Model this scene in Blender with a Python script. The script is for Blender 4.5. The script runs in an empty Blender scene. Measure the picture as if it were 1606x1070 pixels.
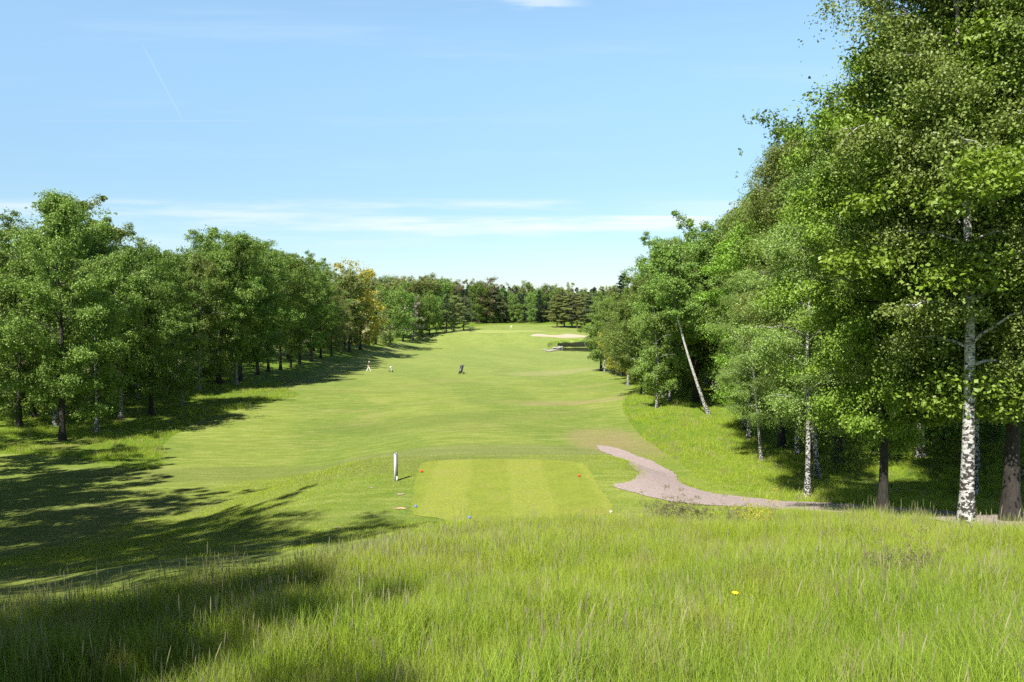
import bpy, bmesh, math, random
import numpy as np
from mathutils import Vector, Matrix
from mathutils.geometry import delaunay_2d_cdt

rad = math.radians
scn = bpy.context.scene
COL = scn.collection
CAMZ = 6.2
F = 1200.0
TH = -math.atan(35 / F)

# ------------------------------------------------------------------ terrain
def sm(a, b, x):
    t = np.clip((x - a) / (b - a), 0, 1)
    return t * t * (3 - 2 * t)

PD = [-80, 20, 30, 40, 60, 100, 140, 200, 250, 268, 285, 300, 330, 400, 600, 2500]
PZ = [-.2, -.3, -.6, -1.4, -1.9, -2.6, -3.2, -3.9, -4.2, -3.7, -1.7, .9, 1.4, 4.5, 6.5, 8]

def H(x, y):
    x = np.asarray(x, float); y = np.asarray(y, float)
    P = sum(np.interp(y + o, PD, PZ) for o in (-5, -2.5, 0, 2.5, 5)) / 5
    B = P - 1.25 * sm(-3, -15, x) * (1 - sm(50, 95, y)) * sm(-5, 22, y)
    B = B + (0.4 + 3.2 * sm(60, 190, y)) * sm(-27, -48, x) * (1 - sm(255, 300, y))
    B = B + (.25 + .55 * sm(30, 60, y)) * sm(5, 15, x) * (1 - sm(150, 220, y))
    B = B + 1.6 * sm(14, 40, x) * (1 - sm(60, 120, y))
    zh = 4.65 - .19 * y + np.where(x < 0, .085 * x, .02 * x) - .05 * np.maximum(x - 12, 0)
    zh = np.minimum(zh, 4.3 + .02 * x)
    k = .35
    m = np.maximum(B, zh)
    z = m + k * np.log(np.exp((B - m) / k) + np.exp((zh - m) / k)) - k * .05
    # raised tee
    cx = .0 + (y - 29) * -.03
    dx = np.maximum(np.abs(x - cx) - 4.3, 0); dy = np.maximum(np.abs(y - 29) - 5.0, 0)
    left = x < cx
    r = np.sqrt((dx / np.where(left, 9.0, 3.5)) ** 2 + (dy / np.where(y > 29, 4.2, 3.0)) ** 2)
    w = 1 - sm(0, 1, r)
    z = z * (1 - w) + np.maximum(z * .12, .0) * w
    # pond hollow
    q = ((np.abs(x - 36) / 23.0) ** 4 + (np.abs(y - 262) / 22.0) ** 4) ** .25
    z = np.where(q < 1.25, np.minimum(z, -4.05 + 34 * np.maximum(q - 1.0, 0)), z)
    z = np.where(q < 1.0, -4.05 - 1.4 * sm(1.0, .8, q), z)
    # small swells
    z = z + .07 * np.sin(x * .31 + 1.3 * np.sin(y * .11)) * np.sin(y * .23 + .7) * sm(40, 70, y)
    z = z + .10 * np.sin(x * .9 + 2 * np.sin(y * .5)) * np.sin(y * .7 + .4 * x) * (1 - sm(17, 21, y)) 
    return z

def dens(segs):
    out = []
    for a, b, s in segs:
        out += list(np.arange(a, b - 1e-6, s))
    out.append(segs[-1][1])
    return np.array(out)
YS = dens([(-80, 0, 4), (0, 46, .3), (46, 120, .9), (120, 360, 1.6), (360, 700, 10), (700, 2600, 95)])
XH = dens([(0, 16, .3), (16, 50, .8), (50, 110, 2), (110, 400, 12), (400, 2600, 110)])
XS = np.concatenate([-XH[:0:-1], XH])
GX, GY = np.meshgrid(XS, YS)
GZ = H(GX, GY)

def gz(x, y):
    x = np.asarray(x, float); y = np.asarray(y, float)
    i = np.clip(np.searchsorted(XS, x, side='right') - 1, 0, len(XS) - 2)
    j = np.clip(np.searchsorted(YS, y, side='right') - 1, 0, len(YS) - 2)
    fx = (x - XS[i]) / (XS[i + 1] - XS[i]); fy = (y - YS[j]) / (YS[j + 1] - YS[j])
    a = GZ[j, i]; b = GZ[j, i + 1]; c = GZ[j + 1, i + 1]; d = GZ[j + 1, i]
    return np.where(fx >= fy, a + fx * (b - a) + fy * (c - b), a + fx * (c - d) + fy * (d - a))

def ray(u, v):
    a = (u - 803) / F; b = (535 - v) / F
    f = np.array([0, math.cos(TH), math.sin(TH)]); up = np.array([0, -math.sin(TH), math.cos(TH)])
    return np.array([a, 0, 0]) + f + b * up

def at(u, v, tmax=900):
    """real ground point seen in that direction from the hill"""
    d = ray(u, v); d = d / d[1]
    t = np.concatenate([np.arange(3, 60, .05), np.arange(60, tmax, .25)])
    z = CAMZ + d[2] * t
    g = gz(d[0] * t, t)
    k = np.nonzero(g >= z)[0]
    k = k[0] if len(k) else len(t) - 1
    return float(d[0] * t[k]), float(t[k])

def proj(x, y, z):
    f = np.array([0, math.cos(TH), math.sin(TH)]); up = np.array([0, -math.sin(TH), math.cos(TH)])
    p = np.array([x, y, z - CAMZ]); w = p @ f
    return 803 + p[0] / w * F, 535 - (p @ up) / w * F

# ------------------------------------------------------------------ materials
def new_mat(name):
    m = bpy.data.materials.new(name); m.use_nodes = True
    nt = m.node_tree; nt.nodes.clear()
    out = nt.nodes.new('ShaderNodeOutputMaterial')
    return m, nt, out
class N:
    def __init__(s, nt): s.nt = nt
    def n(s, t, ins=None, **kw):
        nd = s.nt.nodes.new('ShaderNode' + t)
        for k, v in kw.items(): setattr(nd, k, v)
        for k, v in (ins or {}).items():
            sock = nd.inputs[k]
            if hasattr(v, 'links') or isinstance(v, bpy.types.NodeSocket): s.nt.links.new(v, sock)
            else: sock.default_value = v
        return nd
    def noise(s, vec, scale, detail=4, rough=.55, dim='3D'):
        return s.n('TexNoise', {'Vector': vec, 'Scale': scale, 'Detail': detail, 'Roughness': rough}).outputs['Fac']
    def ramp(s, fac, a, b):
        return s.n('MapRange', {'Value': fac, 'From Min': a, 'From Max': b, 'To Min': 0.0, 'To Max': 1.0}, interpolation_type='SMOOTHSTEP').outputs['Result']
    def mix(s, fac, a, b, mode='MIX'):
        nd = s.nt.nodes.new('ShaderNodeMix'); nd.data_type = 'RGBA'; nd.blend_type = mode
        for i, v in ((0, fac), (6, a), (7, b)):
            if isinstance(v, bpy.types.NodeSocket): s.nt.links.new(v, nd.inputs[i])
            else: nd.inputs[i].default_value = v if i == 0 else (tuple(v) + (1,) if len(v) == 3 else v)
        return nd.outputs[2]
    def math(s, op, a, b=0.0, c=0.0):
        return s.n('Math', {0: a, 1: b, 2: c}, operation=op).outputs[0]
    def pos(s): return s.n('NewGeometry').outputs['Position']
    def scaled(s, vec, sc, loc=(0, 0, 0), rot=(0, 0, 0)):
        return s.n('Mapping', {'Vector': vec, 'Scale': sc, 'Location': loc, 'Rotation': rot}).outputs[0]

def simple(name, col, rough=.6, metal=0, noise=0.0, nscale=20):
    m, nt, out = new_mat(name); g = N(nt)
    b = g.n('BsdfPrincipled', {'Roughness': rough, 'Metallic': metal})
    if noise:
        tc = g.n('TexCoord').outputs['Object']
        f = g.noise(tc, nscale)
        c = g.mix(f, tuple(x * (1 - noise) for x in col), tuple(min(1, x * (1 + noise)) for x in col))
        nt.links.new(c, b.inputs['Base Color'])
    else: b.inputs['Base Color'].default_value = (*col, 1)
    nt.links.new(b.outputs[0], out.inputs[0])
    return m

def grass_ground(name, c1, c2, dry, fine=(9, 40), drylo=.52, extra=None, bump=.5, bscale=30):
    m, nt, out = new_mat(name); g = N(nt); p = g.pos()
    n1 = g.noise(p, .12, 5); n2 = g.noise(p, fine[0], 5, .7); n3 = g.noise(p, 1.1, 6, .65)
    n4 = g.noise(g.scaled(p, (1, 2.2, 1)), fine[1], 3, .8)
    c = g.mix(g.ramp(n3, .3, .7), c1, c2)
    c = g.mix(g.math('MULTIPLY', g.ramp(n1, drylo, .72), .8), c, dry)
    if extra: c = extra(g, p, c)
    k = g.math('MULTIPLY_ADD', g.ramp(n2, .25, .75), .5, .75)
    k = g.math('MULTIPLY', k, g.math('MULTIPLY_ADD', g.ramp(n4, .25, .75), .6, .7))
    hsv = g.n('HueSaturation', {'Color': c, 'Value': k, 'Saturation': 1.0, 'Hue': .5})
    b = g.n('BsdfPrincipled', {'Base Color': hsv.outputs[0], 'Roughness': .85})
    b.inputs['Specular IOR Level'].default_value = .25
    hh = g.math('ADD', n2, g.math('MULTIPLY', n4, .5))
    bp = g.n('Bump', {'Height': hh, 'Strength': bump, 'Distance': .06})
    nt.links.new(bp.outputs[0], b.inputs['Normal'])
    nt.links.new(b.outputs[0], out.inputs[0])
    return m

def blob(g, p, cx, cy, rx, ry, wob=.35):
    """soft irregular patch on the ground plane"""
    v = g.scaled(p, (1 / rx, 1 / ry, 0), (-cx / rx, -cy / ry, 0))
    d = g.n('VectorMath', {0: v}, operation='LENGTH').outputs['Value']
    d = g.math('ADD', d, g.math('MULTIPLY', g.math('SUBTRACT', g.noise(p, .6, 5, .6), .5), wob * 2.5))
    return g.ramp(d, 1.15, .6)

def fair_extra(g, p, c):
    sx = g.n('SeparateXYZ', {0: p})
    # mowing bands, bent by noise
    w = g.noise(p, .03, 2)
    t = g.math('ADD', g.math('MULTIPLY', sx.outputs[0], .35), g.math('MULTIPLY', sx.outputs[1], .10))
    t = g.math('ADD', t, g.math('MULTIPLY', w, 7.0))
    s = g.ramp(g.math('SINE', t), -.35, .35)
    c = g.mix(g.math('MULTIPLY', s, .5), c, (.29, .33, .065))
    # transverse bands beyond the tee
    t2 = g.math('ADD', g.math('MULTIPLY', sx.outputs[1], .55), g.math('MULTIPLY', g.noise(p, .05, 2), 5.0))
    s2 = g.ramp(g.math('SINE', t2), -.2, .5)
    c = g.mix(g.math('MULTIPLY', s2, .18), c, (.13, .18, .035))
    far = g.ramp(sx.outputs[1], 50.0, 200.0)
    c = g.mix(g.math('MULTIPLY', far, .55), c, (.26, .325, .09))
    st = g.noise(g.scaled(p, (.35, 1.6, 1)), 1.0, 6, .7)
    c = g.mix(g.math('MULTIPLY', g.ramp(st, .42, .62), .6), c, (.14, .20, .024))
    c = g.mix(g.math('MULTIPLY', g.ramp(st, .5, .32), .5), c, (.33, .34, .11))
    # dry belt behind the tee, worn patches
    for (cx, cy, rx, ry, col, k) in PATCH:
        c = g.mix(g.math('MULTIPLY', blob(g, p, cx, cy, rx, ry), k), c, col)
    return c

PATCH = []
def patch(u, v, rx, ry, col, k):
    x, y = at(u, v); PATCH.append((x, y, rx, ry, col, k))
patch(500, 745, 14, 3.0, (.16, .175, .055), .5)
patch(760, 708, 10, 3.0, (.18, .20, .07), .5)
patch(900, 633, 6, 2.5, (.32, .25, .13), .5)
patch(940, 688, 2.5, 6, (.29, .24, .11), .6)
patch(1000, 700, 3, 7, (.27, .22, .10), .45)
patch(330, 745, 8, 3.0, (.16, .18, .05), .4)
patch(640, 665, 9, 5, (.12, .17, .03), .5)
patch(870, 585, 9, 8, (.32, .30, .13), .5)
patch(990, 618, 3, 1.5, (.27, .22, .1), .45)
patch(600, 547, 5, 6, (.36, .32, .17), .5)

def heath(g, p, c):
    sx = g.n('SeparateXYZ', {0: p})
    f = g.math('MULTIPLY', g.ramp(sx.outputs[0], -42.0, -60.0), g.ramp(sx.outputs[1], 60.0, 110.0))
    c = g.mix(g.math('MULTIPLY', f, .8), c, (.30, .25, .14))
    f = g.ramp(g.noise(p, .35, 4), .58, .7)
    return g.mix(g.math('MULTIPLY', f, .5), c, (.055, .09, .012))

M = {}
M['rough'] = grass_ground('rough_grass', (.10, .19, .014), (.17, .24, .022), (.22, .21, .06), extra=heath, bump=.9)
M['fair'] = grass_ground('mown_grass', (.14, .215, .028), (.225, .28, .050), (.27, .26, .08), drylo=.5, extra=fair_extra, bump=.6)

def tee_extra(g, p, c):
    sx = g.n('SeparateXYZ', {0: p})
    x = g.math('ADD', sx.outputs[0], g.math('MULTIPLY', g.math('SUBTRACT', sx.outputs[1], 29.0), .03))
    x = g.math('ADD', x, g.math('MULTIPLY', g.noise(p, .5, 3), .25))
    s = g.ramp(g.math('SINE', g.math('MULTIPLY', x, 2.1)), -.25, .25)
    c = g.mix(g.math('MULTIPLY', s, .38), c, (.30, .33, .06))
    f = g.ramp(g.noise(p, .8, 5), .55, .7)
    return g.mix(g.math('MULTIPLY', f, .5), c, (.28, .27, .07))
M['tee'] = grass_ground('tee_grass', (.20, .25, .028), (.235, .28, .035), (.28, .26, .05), extra=tee_extra, bump=.4, fine=(14, 60))
M['green'] = grass_ground('green_grass', (.29, .35, .09), (.31, .36, .10), (.33, .36, .11), bump=.1)

def gravel():
    m, nt, out = new_mat('gravel'); g = N(nt); p = g.pos()
    v = g.n('TexVoronoi', {'Vector': p, 'Scale': 28.0}).outputs['Distance']
    n = g.noise(p, 4, 6, .7); n2 = g.noise(p, .8, 4)
    c = g.mix(g.ramp(n, .3, .7), (.44, .36, .33), (.60, .51, .475))
    c = g.mix(g.math('MULTIPLY', g.ramp(n2, .58, .72), .4), c, (.34, .30, .2))
    c = g.mix(g.ramp(v, .25, .6), c, (.30, .23, .22))
    b = g.n('BsdfPrincipled', {'Base Color': c, 'Roughness': .9})
    bp = g.n('Bump', {'Height': g.math('ADD', g.math('MULTIPLY', v, -1.0), n), 'Strength': .6, 'Distance': .03})
    nt.links.new(bp.outputs[0], b.inputs['Normal']); nt.links.new(b.outputs[0], out.inputs[0])
    return m
M['gravel'] = gravel()
M['sand'] = simple('bunker_sand', (.44, .36, .27), .9, noise=.12, nscale=.5)

def leaf_mat(name, a, b, trans=.2, spec=.4, rough=.5, objvar=.25):
    m, nt, out = new_mat(name); g = N(nt)
    at_ = g.n('Attribute', attribute_name='rnd').outputs['Fac']
    orr = g.n('ObjectInfo').outputs['Random']
    c = g.mix(at_, a, b)
    hs = g.n('HueSaturation', {'Color': c, 'Hue': g.math('MULTIPLY_ADD', orr, .035, .488),
                               'Saturation': g.math('MULTIPLY_ADD', at_, -.15, 1.05),
                               'Value': g.math('MULTIPLY_ADD', orr, objvar * 2, 1 - objvar)})
    bs = g.n('BsdfPrincipled', {'Base Color': hs.outputs[0], 'Roughness': rough})
    bs.inputs['Specular IOR Level'].default_value = spec
    tr = g.n('BsdfTranslucent', {'Color': g.mix(1.0, hs.outputs[0], (1.1, 1.25, .45), 'MULTIPLY')})
    mx = g.n('MixShader', {0: trans, 1: bs.outputs[0], 2: tr.outputs[0]})
    nt.links.new(mx.outputs[0], out.inputs[0])
    return m
M['birch_leaf'] = leaf_mat('birch_leaves', (.15, .225, .032), (.30, .38, .09))
M['birch_leaf_far'] = leaf_mat('birch_leaves_mid_green', (.14, .22, .028), (.27, .36, .075))
M['maple_leaf'] = leaf_mat('maple_leaves', (.13, .22, .014), (.26, .36, .035))
M['broad_leaf'] = leaf_mat('broad_leaves', (.085, .16, .018), (.20, .28, .045))
M['light_leaf'] = leaf_mat('light_leaves', (.13, .20, .028), (.23, .31, .06))
M['yellow_leaf'] = leaf_mat('yellow_leaves', (.36, .31, .02), (.50, .42, .045))
M['olive_leaf'] = leaf_mat('olive_leaves', (.16, .185, .045), (.25, .27, .085))
M['brown_leaf'] = leaf_mat('brown_leaves', (.17, .15, .07), (.26, .235, .12))
M['grey_leaf'] = leaf_mat('grey_blossom_leaves', (.22, .22, .15), (.34, .32, .25))
M['spruce_leaf'] = leaf_mat('spruce_needles', (.025, .055, .02), (.05, .09, .035), trans=.1)
M['pine_leaf'] = leaf_mat('pine_needles', (.07, .095, .04), (.12, .14, .065), trans=.1)

def birch_bark():
    m, nt, out = new_mat('birch_bark'); g = N(nt)
    tc = g.n('TexCoord').outputs['Object']
    sep = g.n('SeparateXYZ', {0: tc})
    v1 = g.noise(g.scaled(tc, (5, 5, 7)), 2.0, 5, .65)
    v2 = g.noise(g.scaled(tc, (2.2, 2.2, 22)), 1.6, 3, .6)
    low = g.ramp(sep.outputs[2], 4.5, 0.0)
    thr = g.math('ADD', v1, g.math('MULTIPLY', low, .10))
    dark = g.math('MAXIMUM', g.ramp(thr, .555, .61), g.math('MULTIPLY', g.ramp(v2, .60, .66), .85))
    white = g.mix(g.noise(tc, 6, 4), (.40, .38, .36), (.62, .60, .57))
    c = g.mix(dark, white, (.035, .03, .026))
    up = g.ramp(sep.outputs[2], 6.5, 11.0)
    c = g.mix(g.math('MULTIPLY', up, .6), c, (.16, .11, .08))
    b = g.n('BsdfPrincipled', {'Base Color': c, 'Roughness': .75})
    bp = g.n('Bump', {'Height': g.math('MULTIPLY', dark, -1.0), 'Strength': .5, 'Distance': .03})
    nt.links.new(bp.outputs[0], b.inputs['Normal']); nt.links.new(b.outputs[0], out.inputs[0])
    return m
def dark_bark(name, a, b_):
    m, nt, out = new_mat(name); g = N(nt)
    tc = g.n('TexCoord').outputs['Object']
    v = g.n('TexVoronoi', {'Vector': g.scaled(tc, (9, 9, 2.2)), 'Scale': 1.6}).outputs['Distance']
    n = g.noise(g.scaled(tc, (6, 6, 1.5)), 2.5, 5, .7)
    c = g.mix(g.ramp(n, .3, .7), a, b_)
    b = g.n('BsdfPrincipled', {'Base Color': c, 'Roughness': .9})
    bp = g.n('Bump', {'Height': g.math('ADD', v, n), 'Strength': .8, 'Distance': .04})
    nt.links.new(bp.outputs[0], b.inputs['Normal']); nt.links.new(b.outputs[0], out.inputs[0])
    return m
M['birch_bark'] = birch_bark()
M['bark'] = dark_bark('dark_bark', (.018, .015, .012), (.05, .042, .034))
M['pine_bark'] = dark_bark('brown_bark', (.05, .035, .025), (.12, .08, .055))

def blade_mat():
    m, nt, out = new_mat('grass_blades'); g = N(nt); p = g.pos()
    r = g.n('Attribute', attribute_name='rnd').outputs['Fac']
    hgt = g.n('Attribute', attribute_name='tip').outputs['Fac']
    seed = g.n('Attribute', attribute_name='seed').outputs['Fac']
    orr = g.n('ObjectInfo').outputs['Random']
    n = g.noise(p, .33, 4, .6); n2 = g.noise(p, 1.3, 3)
    a = g.mix(r, (.13, .26, .008), (.32, .47, .03))
    b = g.mix(r, (.23, .35, .012), (.43, .54, .045))
    sx = g.n('SeparateXYZ', {0: p})
    f = g.math('ADD', g.ramp(n, .38, .62), g.math('MULTIPLY', g.ramp(sx.outputs[1], 6.0, 17.0), .75))
    f = g.math('SUBTRACT', f, g.math('MULTIPLY', g.ramp(sx.outputs[1], 8.0, 4.5), .7))
    f = g.n('Clamp', {0: f}).outputs[0]
    c = g.mix(f, a, b)
    c = g.mix(g.math('MULTIPLY', g.ramp(n2, .55, .70), .45), c, (.34, .28, .10))
    c = g.mix(g.math('MULTIPLY', hgt, .22), c, (.40, .38, .12))
    c = g.mix(g.ramp(orr, .88, .96), c, g.mix(r, (.3, .26, .10), (.5, .45, .25)))
    c = g.mix(seed, c, g.mix(r, (.20, .19, .08), (.42, .40, .22)))
    bs = g.n('BsdfPrincipled', {'Base Color': c, 'Roughness': .55}); bs.inputs['Specular IOR Level'].default_value = .35
    tr = g.n('BsdfTranslucent', {'Color': c})
    mx = g.n('MixShader', {0: .3, 1: bs.outputs[0], 2: tr.outputs[0]})
    nt.links.new(mx.outputs[0], out.inputs[0])
    return m
M['blade'] = blade_mat()

# ------------------------------------------------------------------ mesh helpers
def mesh_obj(name, V, Fq, mat, parent=None, smooth=False, link=True, attrs=None):
    """V (n,3); Fq: (m,3|4) int array"""
    me = bpy.data.meshes.new(name)
    V = np.asarray(V, np.float32); Fq = np.asarray(Fq, np.int32)
    k = Fq.shape[1]
    me.vertices.add(len(V)); me.vertices.foreach_set('co', V.ravel())
    me.loops.add(Fq.size); me.loops.foreach_set('vertex_index', Fq.ravel())
    me.polygons.add(len(Fq)); me.polygons.foreach_set('loop_start', np.arange(0, Fq.size, k, dtype=np.int32))
    me.polygons.foreach_set('loop_total', np.full(len(Fq), k, np.int32))
    if smooth: me.polygons.foreach_set('use_smooth', np.ones(len(Fq), bool))
    for an, (dom, arr) in (attrs or {}).items():
        a = me.attributes.new(an, 'FLOAT', dom); a.data.foreach_set('value', np.asarray(arr, np.float32))
    me.materials.append(mat)
    me.update(calc_edges=True)
    o = bpy.data.objects.new(name, me)
    if link: COL.objects.link(o)
    if parent: o.parent = parent
    return o

def tube(P, R, k=8):
    P = np.asarray(P, float); R = np.asarray(R, float); n = len(P)
    T = np.gradient(P, axis=0); T /= np.linalg.norm(T, axis=1)[:, None] + 1e-9
    ref = np.array([0, 1, 0]) if abs(T[0][2]) > .7 else np.array([0, 0, 1.])
    A = np.cross(T, ref); A /= np.linalg.norm(A, axis=1)[:, None] + 1e-9
    B = np.cross(T, A)
    an = np.arange(k) / k * 2 * np.pi
    V = P[:, None] + R[:, None, None] * (np.cos(an)[None, :, None] * A[:, None] + np.sin(an)[None, :, None] * B[:, None])
    V = V.reshape(-1, 3)
    i = np.arange(n - 1)[:, None] * k; j = np.arange(k)[None]; j2 = (j + 1) % k
    Fc = np.stack([i + j, i + j2, i + k + j2, i + k + j], -1).reshape(-1, 4)
    return V, Fc

class Acc:
    def __init__(s): s.V = []; s.F = []; s.n = 0
    def add(s, V, Fc):
        s.V.append(np.asarray(V, float)); s.F.append(np.asarray(Fc) + s.n); s.n += len(V)
    def tube(s, P, R, k=8): s.add(*tube(P, R, k))
    def get(s): return np.concatenate(s.V), np.concatenate(s.F)
    def rod(s, a, b, r, k=8, r2=None):
        r2 = r if r2 is None else r2
        a = np.array(a, float); b = np.array(b, float); t = (b - a) / np.linalg.norm(b - a) * 1e-3
        s.tube([a, a + t, b - t, b], [1e-4, r, r2, 1e-4], k)
    def box(s, c, size, rz=0):
        c = np.array(c, float); h = np.array(size) / 2
        v = np.array([[x, y, z] for z in (-1, 1) for y in (-1, 1) for x in (-1, 1)]) * h
        cs, sn = math.cos(rz), math.sin(rz)
        v = np.stack([v[:, 0] * cs - v[:, 1] * sn, v[:, 0] * sn + v[:, 1] * cs, v[:, 2]], 1) + c
        s.add(v, [[0, 2, 3, 1], [4, 5, 7, 6], [0, 1, 5, 4], [2, 6, 7, 3], [0, 4, 6, 2], [1, 3, 7, 5]])
    def ball(s, c, r, k=12, sz=1.0):
        t = np.linspace(0, np.pi, k // 2 + 1)
        P = np.array([[0, 0, -math.cos(a) * r * sz] for a in t]) + np.array(c)
        s.tube(P, np.maximum(np.sin(t) * r, 1e-4), k)
    def obj(s, name, mat, parent=None, smooth=True): 
        V, Fc = s.get(); return mesh_obj(name, V, Fc, mat, parent, smooth)

def tag(o, label=None, cat=None, group=None, kind=None):
    if label: o['label'] = label
    if cat: o['category'] = cat
    if group: o['group'] = group
    if kind: o['kind'] = kind
    return o
def empty(name, loc, rz=0, link=True):
    o = bpy.data.objects.new(name, None); o.location = loc; o.rotation_euler = (0, 0, rz)
    o.empty_display_size = .3
    if link: COL.objects.link(o)
    return o

# ------------------------------------------------------------------ ground and sheets
nx, ny = len(XS), len(YS)
V = np.stack([GX.ravel(), GY.ravel(), GZ.ravel()], 1)
I = (np.arange(ny - 1)[:, None] * nx + np.arange(nx - 1)[None]).ravel()
T = np.concatenate([np.stack([I, I + 1, I + nx + 1], 1), np.stack([I, I + nx + 1, I + nx], 1)])
tag(mesh_obj('ground', V, T, M['rough'], smooth=True), 'rough unmown grass ground under the trees', kind='structure')

def inside(px, py, poly):
    c = np.zeros(len(px), bool); n = len(poly)
    for i in range(n):
        x1, y1 = poly[i]; x2, y2 = poly[(i + 1) % n]
        if y1 == y2: continue
        k = ((y1 > py) != (y2 > py)) & (px < (x2 - x1) * (py - y1) / (y2 - y1) + x1)
        c ^= k
    return c

def smooth_poly(pts, seg, wob=0.0, seed=1):
    """resample closed outline at spacing seg(y)"""
    r = random.Random(seed); out = []
    n = len(pts)
    for i in range(n):
        p0, p1, p2, p3 = (np.array(pts[(i + k) % n], float) for k in (-1, 0, 1, 2))
        L = np.linalg.norm(p2 - p1)
        if L < 1e-6: continue
        m = max(1, int(L / seg(p1[1])))
        for t in np.arange(m) / m:
            q = .5 * ((2 * p1) + (-p0 + p2) * t + (2 * p0 - 5 * p1 + 4 * p2 - p3) * t * t + (-p0 + 3 * p1 - 3 * p2 + p3) * t ** 3)
            if m > 60: q = p1 + (p2 - p1) * t
            q = q + np.array([r.uniform(-wob, wob), r.uniform(-wob, wob)])
            out.append((float(q[0]), float(q[1])))
    return out

def sheet(name, pts, mat, lift, label, wob=0.0, fine=1.0, seg=None):
    seg = seg or (lambda y: (.25 + max(0, y - 35) * .012) * fine)
    poly = smooth_poly(pts, seg, wob)
    P = np.array(poly)
    x0, y0 = P.min(0); x1, y1 = P.max(0)
    gx = []; gy = []
    # interior points = the ground's own grid points (so the sheet follows it)
    ix = (XS > x0) & (XS < x1); iy = (YS > y0) & (YS < y1)
    a, b = np.meshgrid(XS[ix], YS[iy]); a = a.ravel(); b = b.ravel()
    k = inside(a, b, poly); a = a[k]; b = b[k]
    # drop those too close to the outline
    keep = np.ones(len(a), bool)
    for i in range(0, len(P)):
        d = (a - P[i, 0]) ** 2 + (b - P[i, 1]) ** 2
        keep &= d > (.1 + .02 * abs(P[i, 1]) / 30) ** 2
    a = a[keep]; b = b[keep]
    vs = [Vector(p) for p in poly] + [Vector((float(x), float(y))) for x, y in zip(a, b)]
    edges = [(i, (i + 1) % len(poly)) for i in range(len(poly))]
    res = delaunay_2d_cdt(vs, edges, [], 1, 1e-5)
    v2 = np.array([(v.x, v.y) for v in res[0]]); f = np.array([list(t) for t in res[2]])
    z = gz(v2[:, 0], v2[:, 1]) + lift
    o = mesh_obj(name, np.column_stack([v2, z]), f, mat, smooth=True)
    # faces upward
    me = o.data
    if me.polygons[0].normal.z < 0: me.flip_normals()
    tag(o, label, kind='structure')
    return o

def world(px): return [at(u, v) for u, v in px]

FAIR = [(760, 840), (700, 858), (600, 885), (450, 925), (300, 950), (150, 968), (0, 985), (-300, 1010),
        (-300, 702), (-100, 706), (0, 712), (100, 716), (180, 730), (232, 737), (256, 728), (252, 708), (264, 690), (292, 672),
        (330, 655), (380, 642), (430, 630), (470, 620), (450, 612), (440, 606), (480, 592), (520, 573), (560, 560), (600, 546), (630, 534), (655, 526),
        (690, 518), (740, 512), (800, 509), (860, 509), (900, 512), (935, 518), (960, 528), (960, 545), (945, 560), (950, 574), (968, 588), (990, 602),
        (996, 612), (986, 620), (977, 634), (980, 652), (1000, 678), (1030, 702), (1062, 724), (1105, 752), (1150, 770), (1192, 783),
        (1150, 803), (1040, 828), (900, 838)]
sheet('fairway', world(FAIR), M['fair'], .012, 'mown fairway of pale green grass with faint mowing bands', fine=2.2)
TEE = [(645, 800), (650, 770), (655, 742), (664, 727), (700, 722.5), (780, 721), (860, 722), (905, 726), (925, 738), (940, 765), (962, 800), (940, 812), (880, 818), (760, 820), (690, 815), (655, 810)]
sheet('tee_ground', world(TEE), M['tee'], .024, 'close mown striped tee ground with red markers', wob=.05)
PATH = [(935, 700), (955, 701), (978, 707), (1000, 716), (1022, 724), (1040, 734), (1058, 744), (1066, 757), (1090, 767), (1120, 775),
        (1160, 780), (1200, 784), (1240, 788), (1300, 790), (1400, 796), (1500, 804), (1606, 815), (1750, 830), (1750, 860), (1606, 838), (1500, 823),
        (1400, 813), (1280, 804), (1200, 799), (1150, 796), (1090, 792), (1040, 785), (1000, 776), (975, 769), (962, 761), (985, 757), (998, 750),
        (1000, 740), (985, 728), (965, 718), (948, 711)]
sheet('gravel_path', world(PATH), M['gravel'], .03, 'pinkish gravel path curving from the wood to the fairway', wob=.07, fine=.8)
BUNK = [(832, 527), (840, 524.2), (850, 524.3), (862, 526), (875, 526), (888, 524.4), (900, 524.8), (914, 526.5), (925, 528.5), (905, 530), (880, 530.3), (858, 528.6), (842, 528.2)]
sheet('bunker', world(BUNK), M['sand'], .05, 'long pale sand bunker below the row of trees', seg=lambda y: 1.2)
sheet('practice_green', [(-26, 303), (-10, 299), (6, 302), (14, 310), (8, 322), (-10, 326), (-24, 318)], M['green'], .05, 'pale putting green around the flag', seg=lambda y: 1.5)
bpy.data.objects['practice_green'].name = 'putting_green'

# bare sandy scrapes beside the tee
for i, (u, v, r, lab) in enumerate([(629, 799, .13, 'bare sandy scrape at the left corner of the tee'), (628, 777, .12, 'small pale scrape in the grass below the post'),
                                    (583, 766, .07, 'small pale scrape in the grass left of the post'), (530, 829, .1, 'pale scrape near the tree shadow')]):
    x, y = at(u, v); rr = random.Random(i)
    pts = [(x + r * 1.5 * math.cos(a) * rr.uniform(.35, 1.3), y + r * math.sin(a) * rr.uniform(.4, 1.4)) for a in np.linspace(0, 2 * np.pi, 17)[:-1]]
    sheet('sand_scrape', pts, M['sand'] if i != 0 else simple('sandy_soil', (.5, .36, .2), .9, noise=.3, nscale=6), .035, lab, seg=lambda y: .1)

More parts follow.
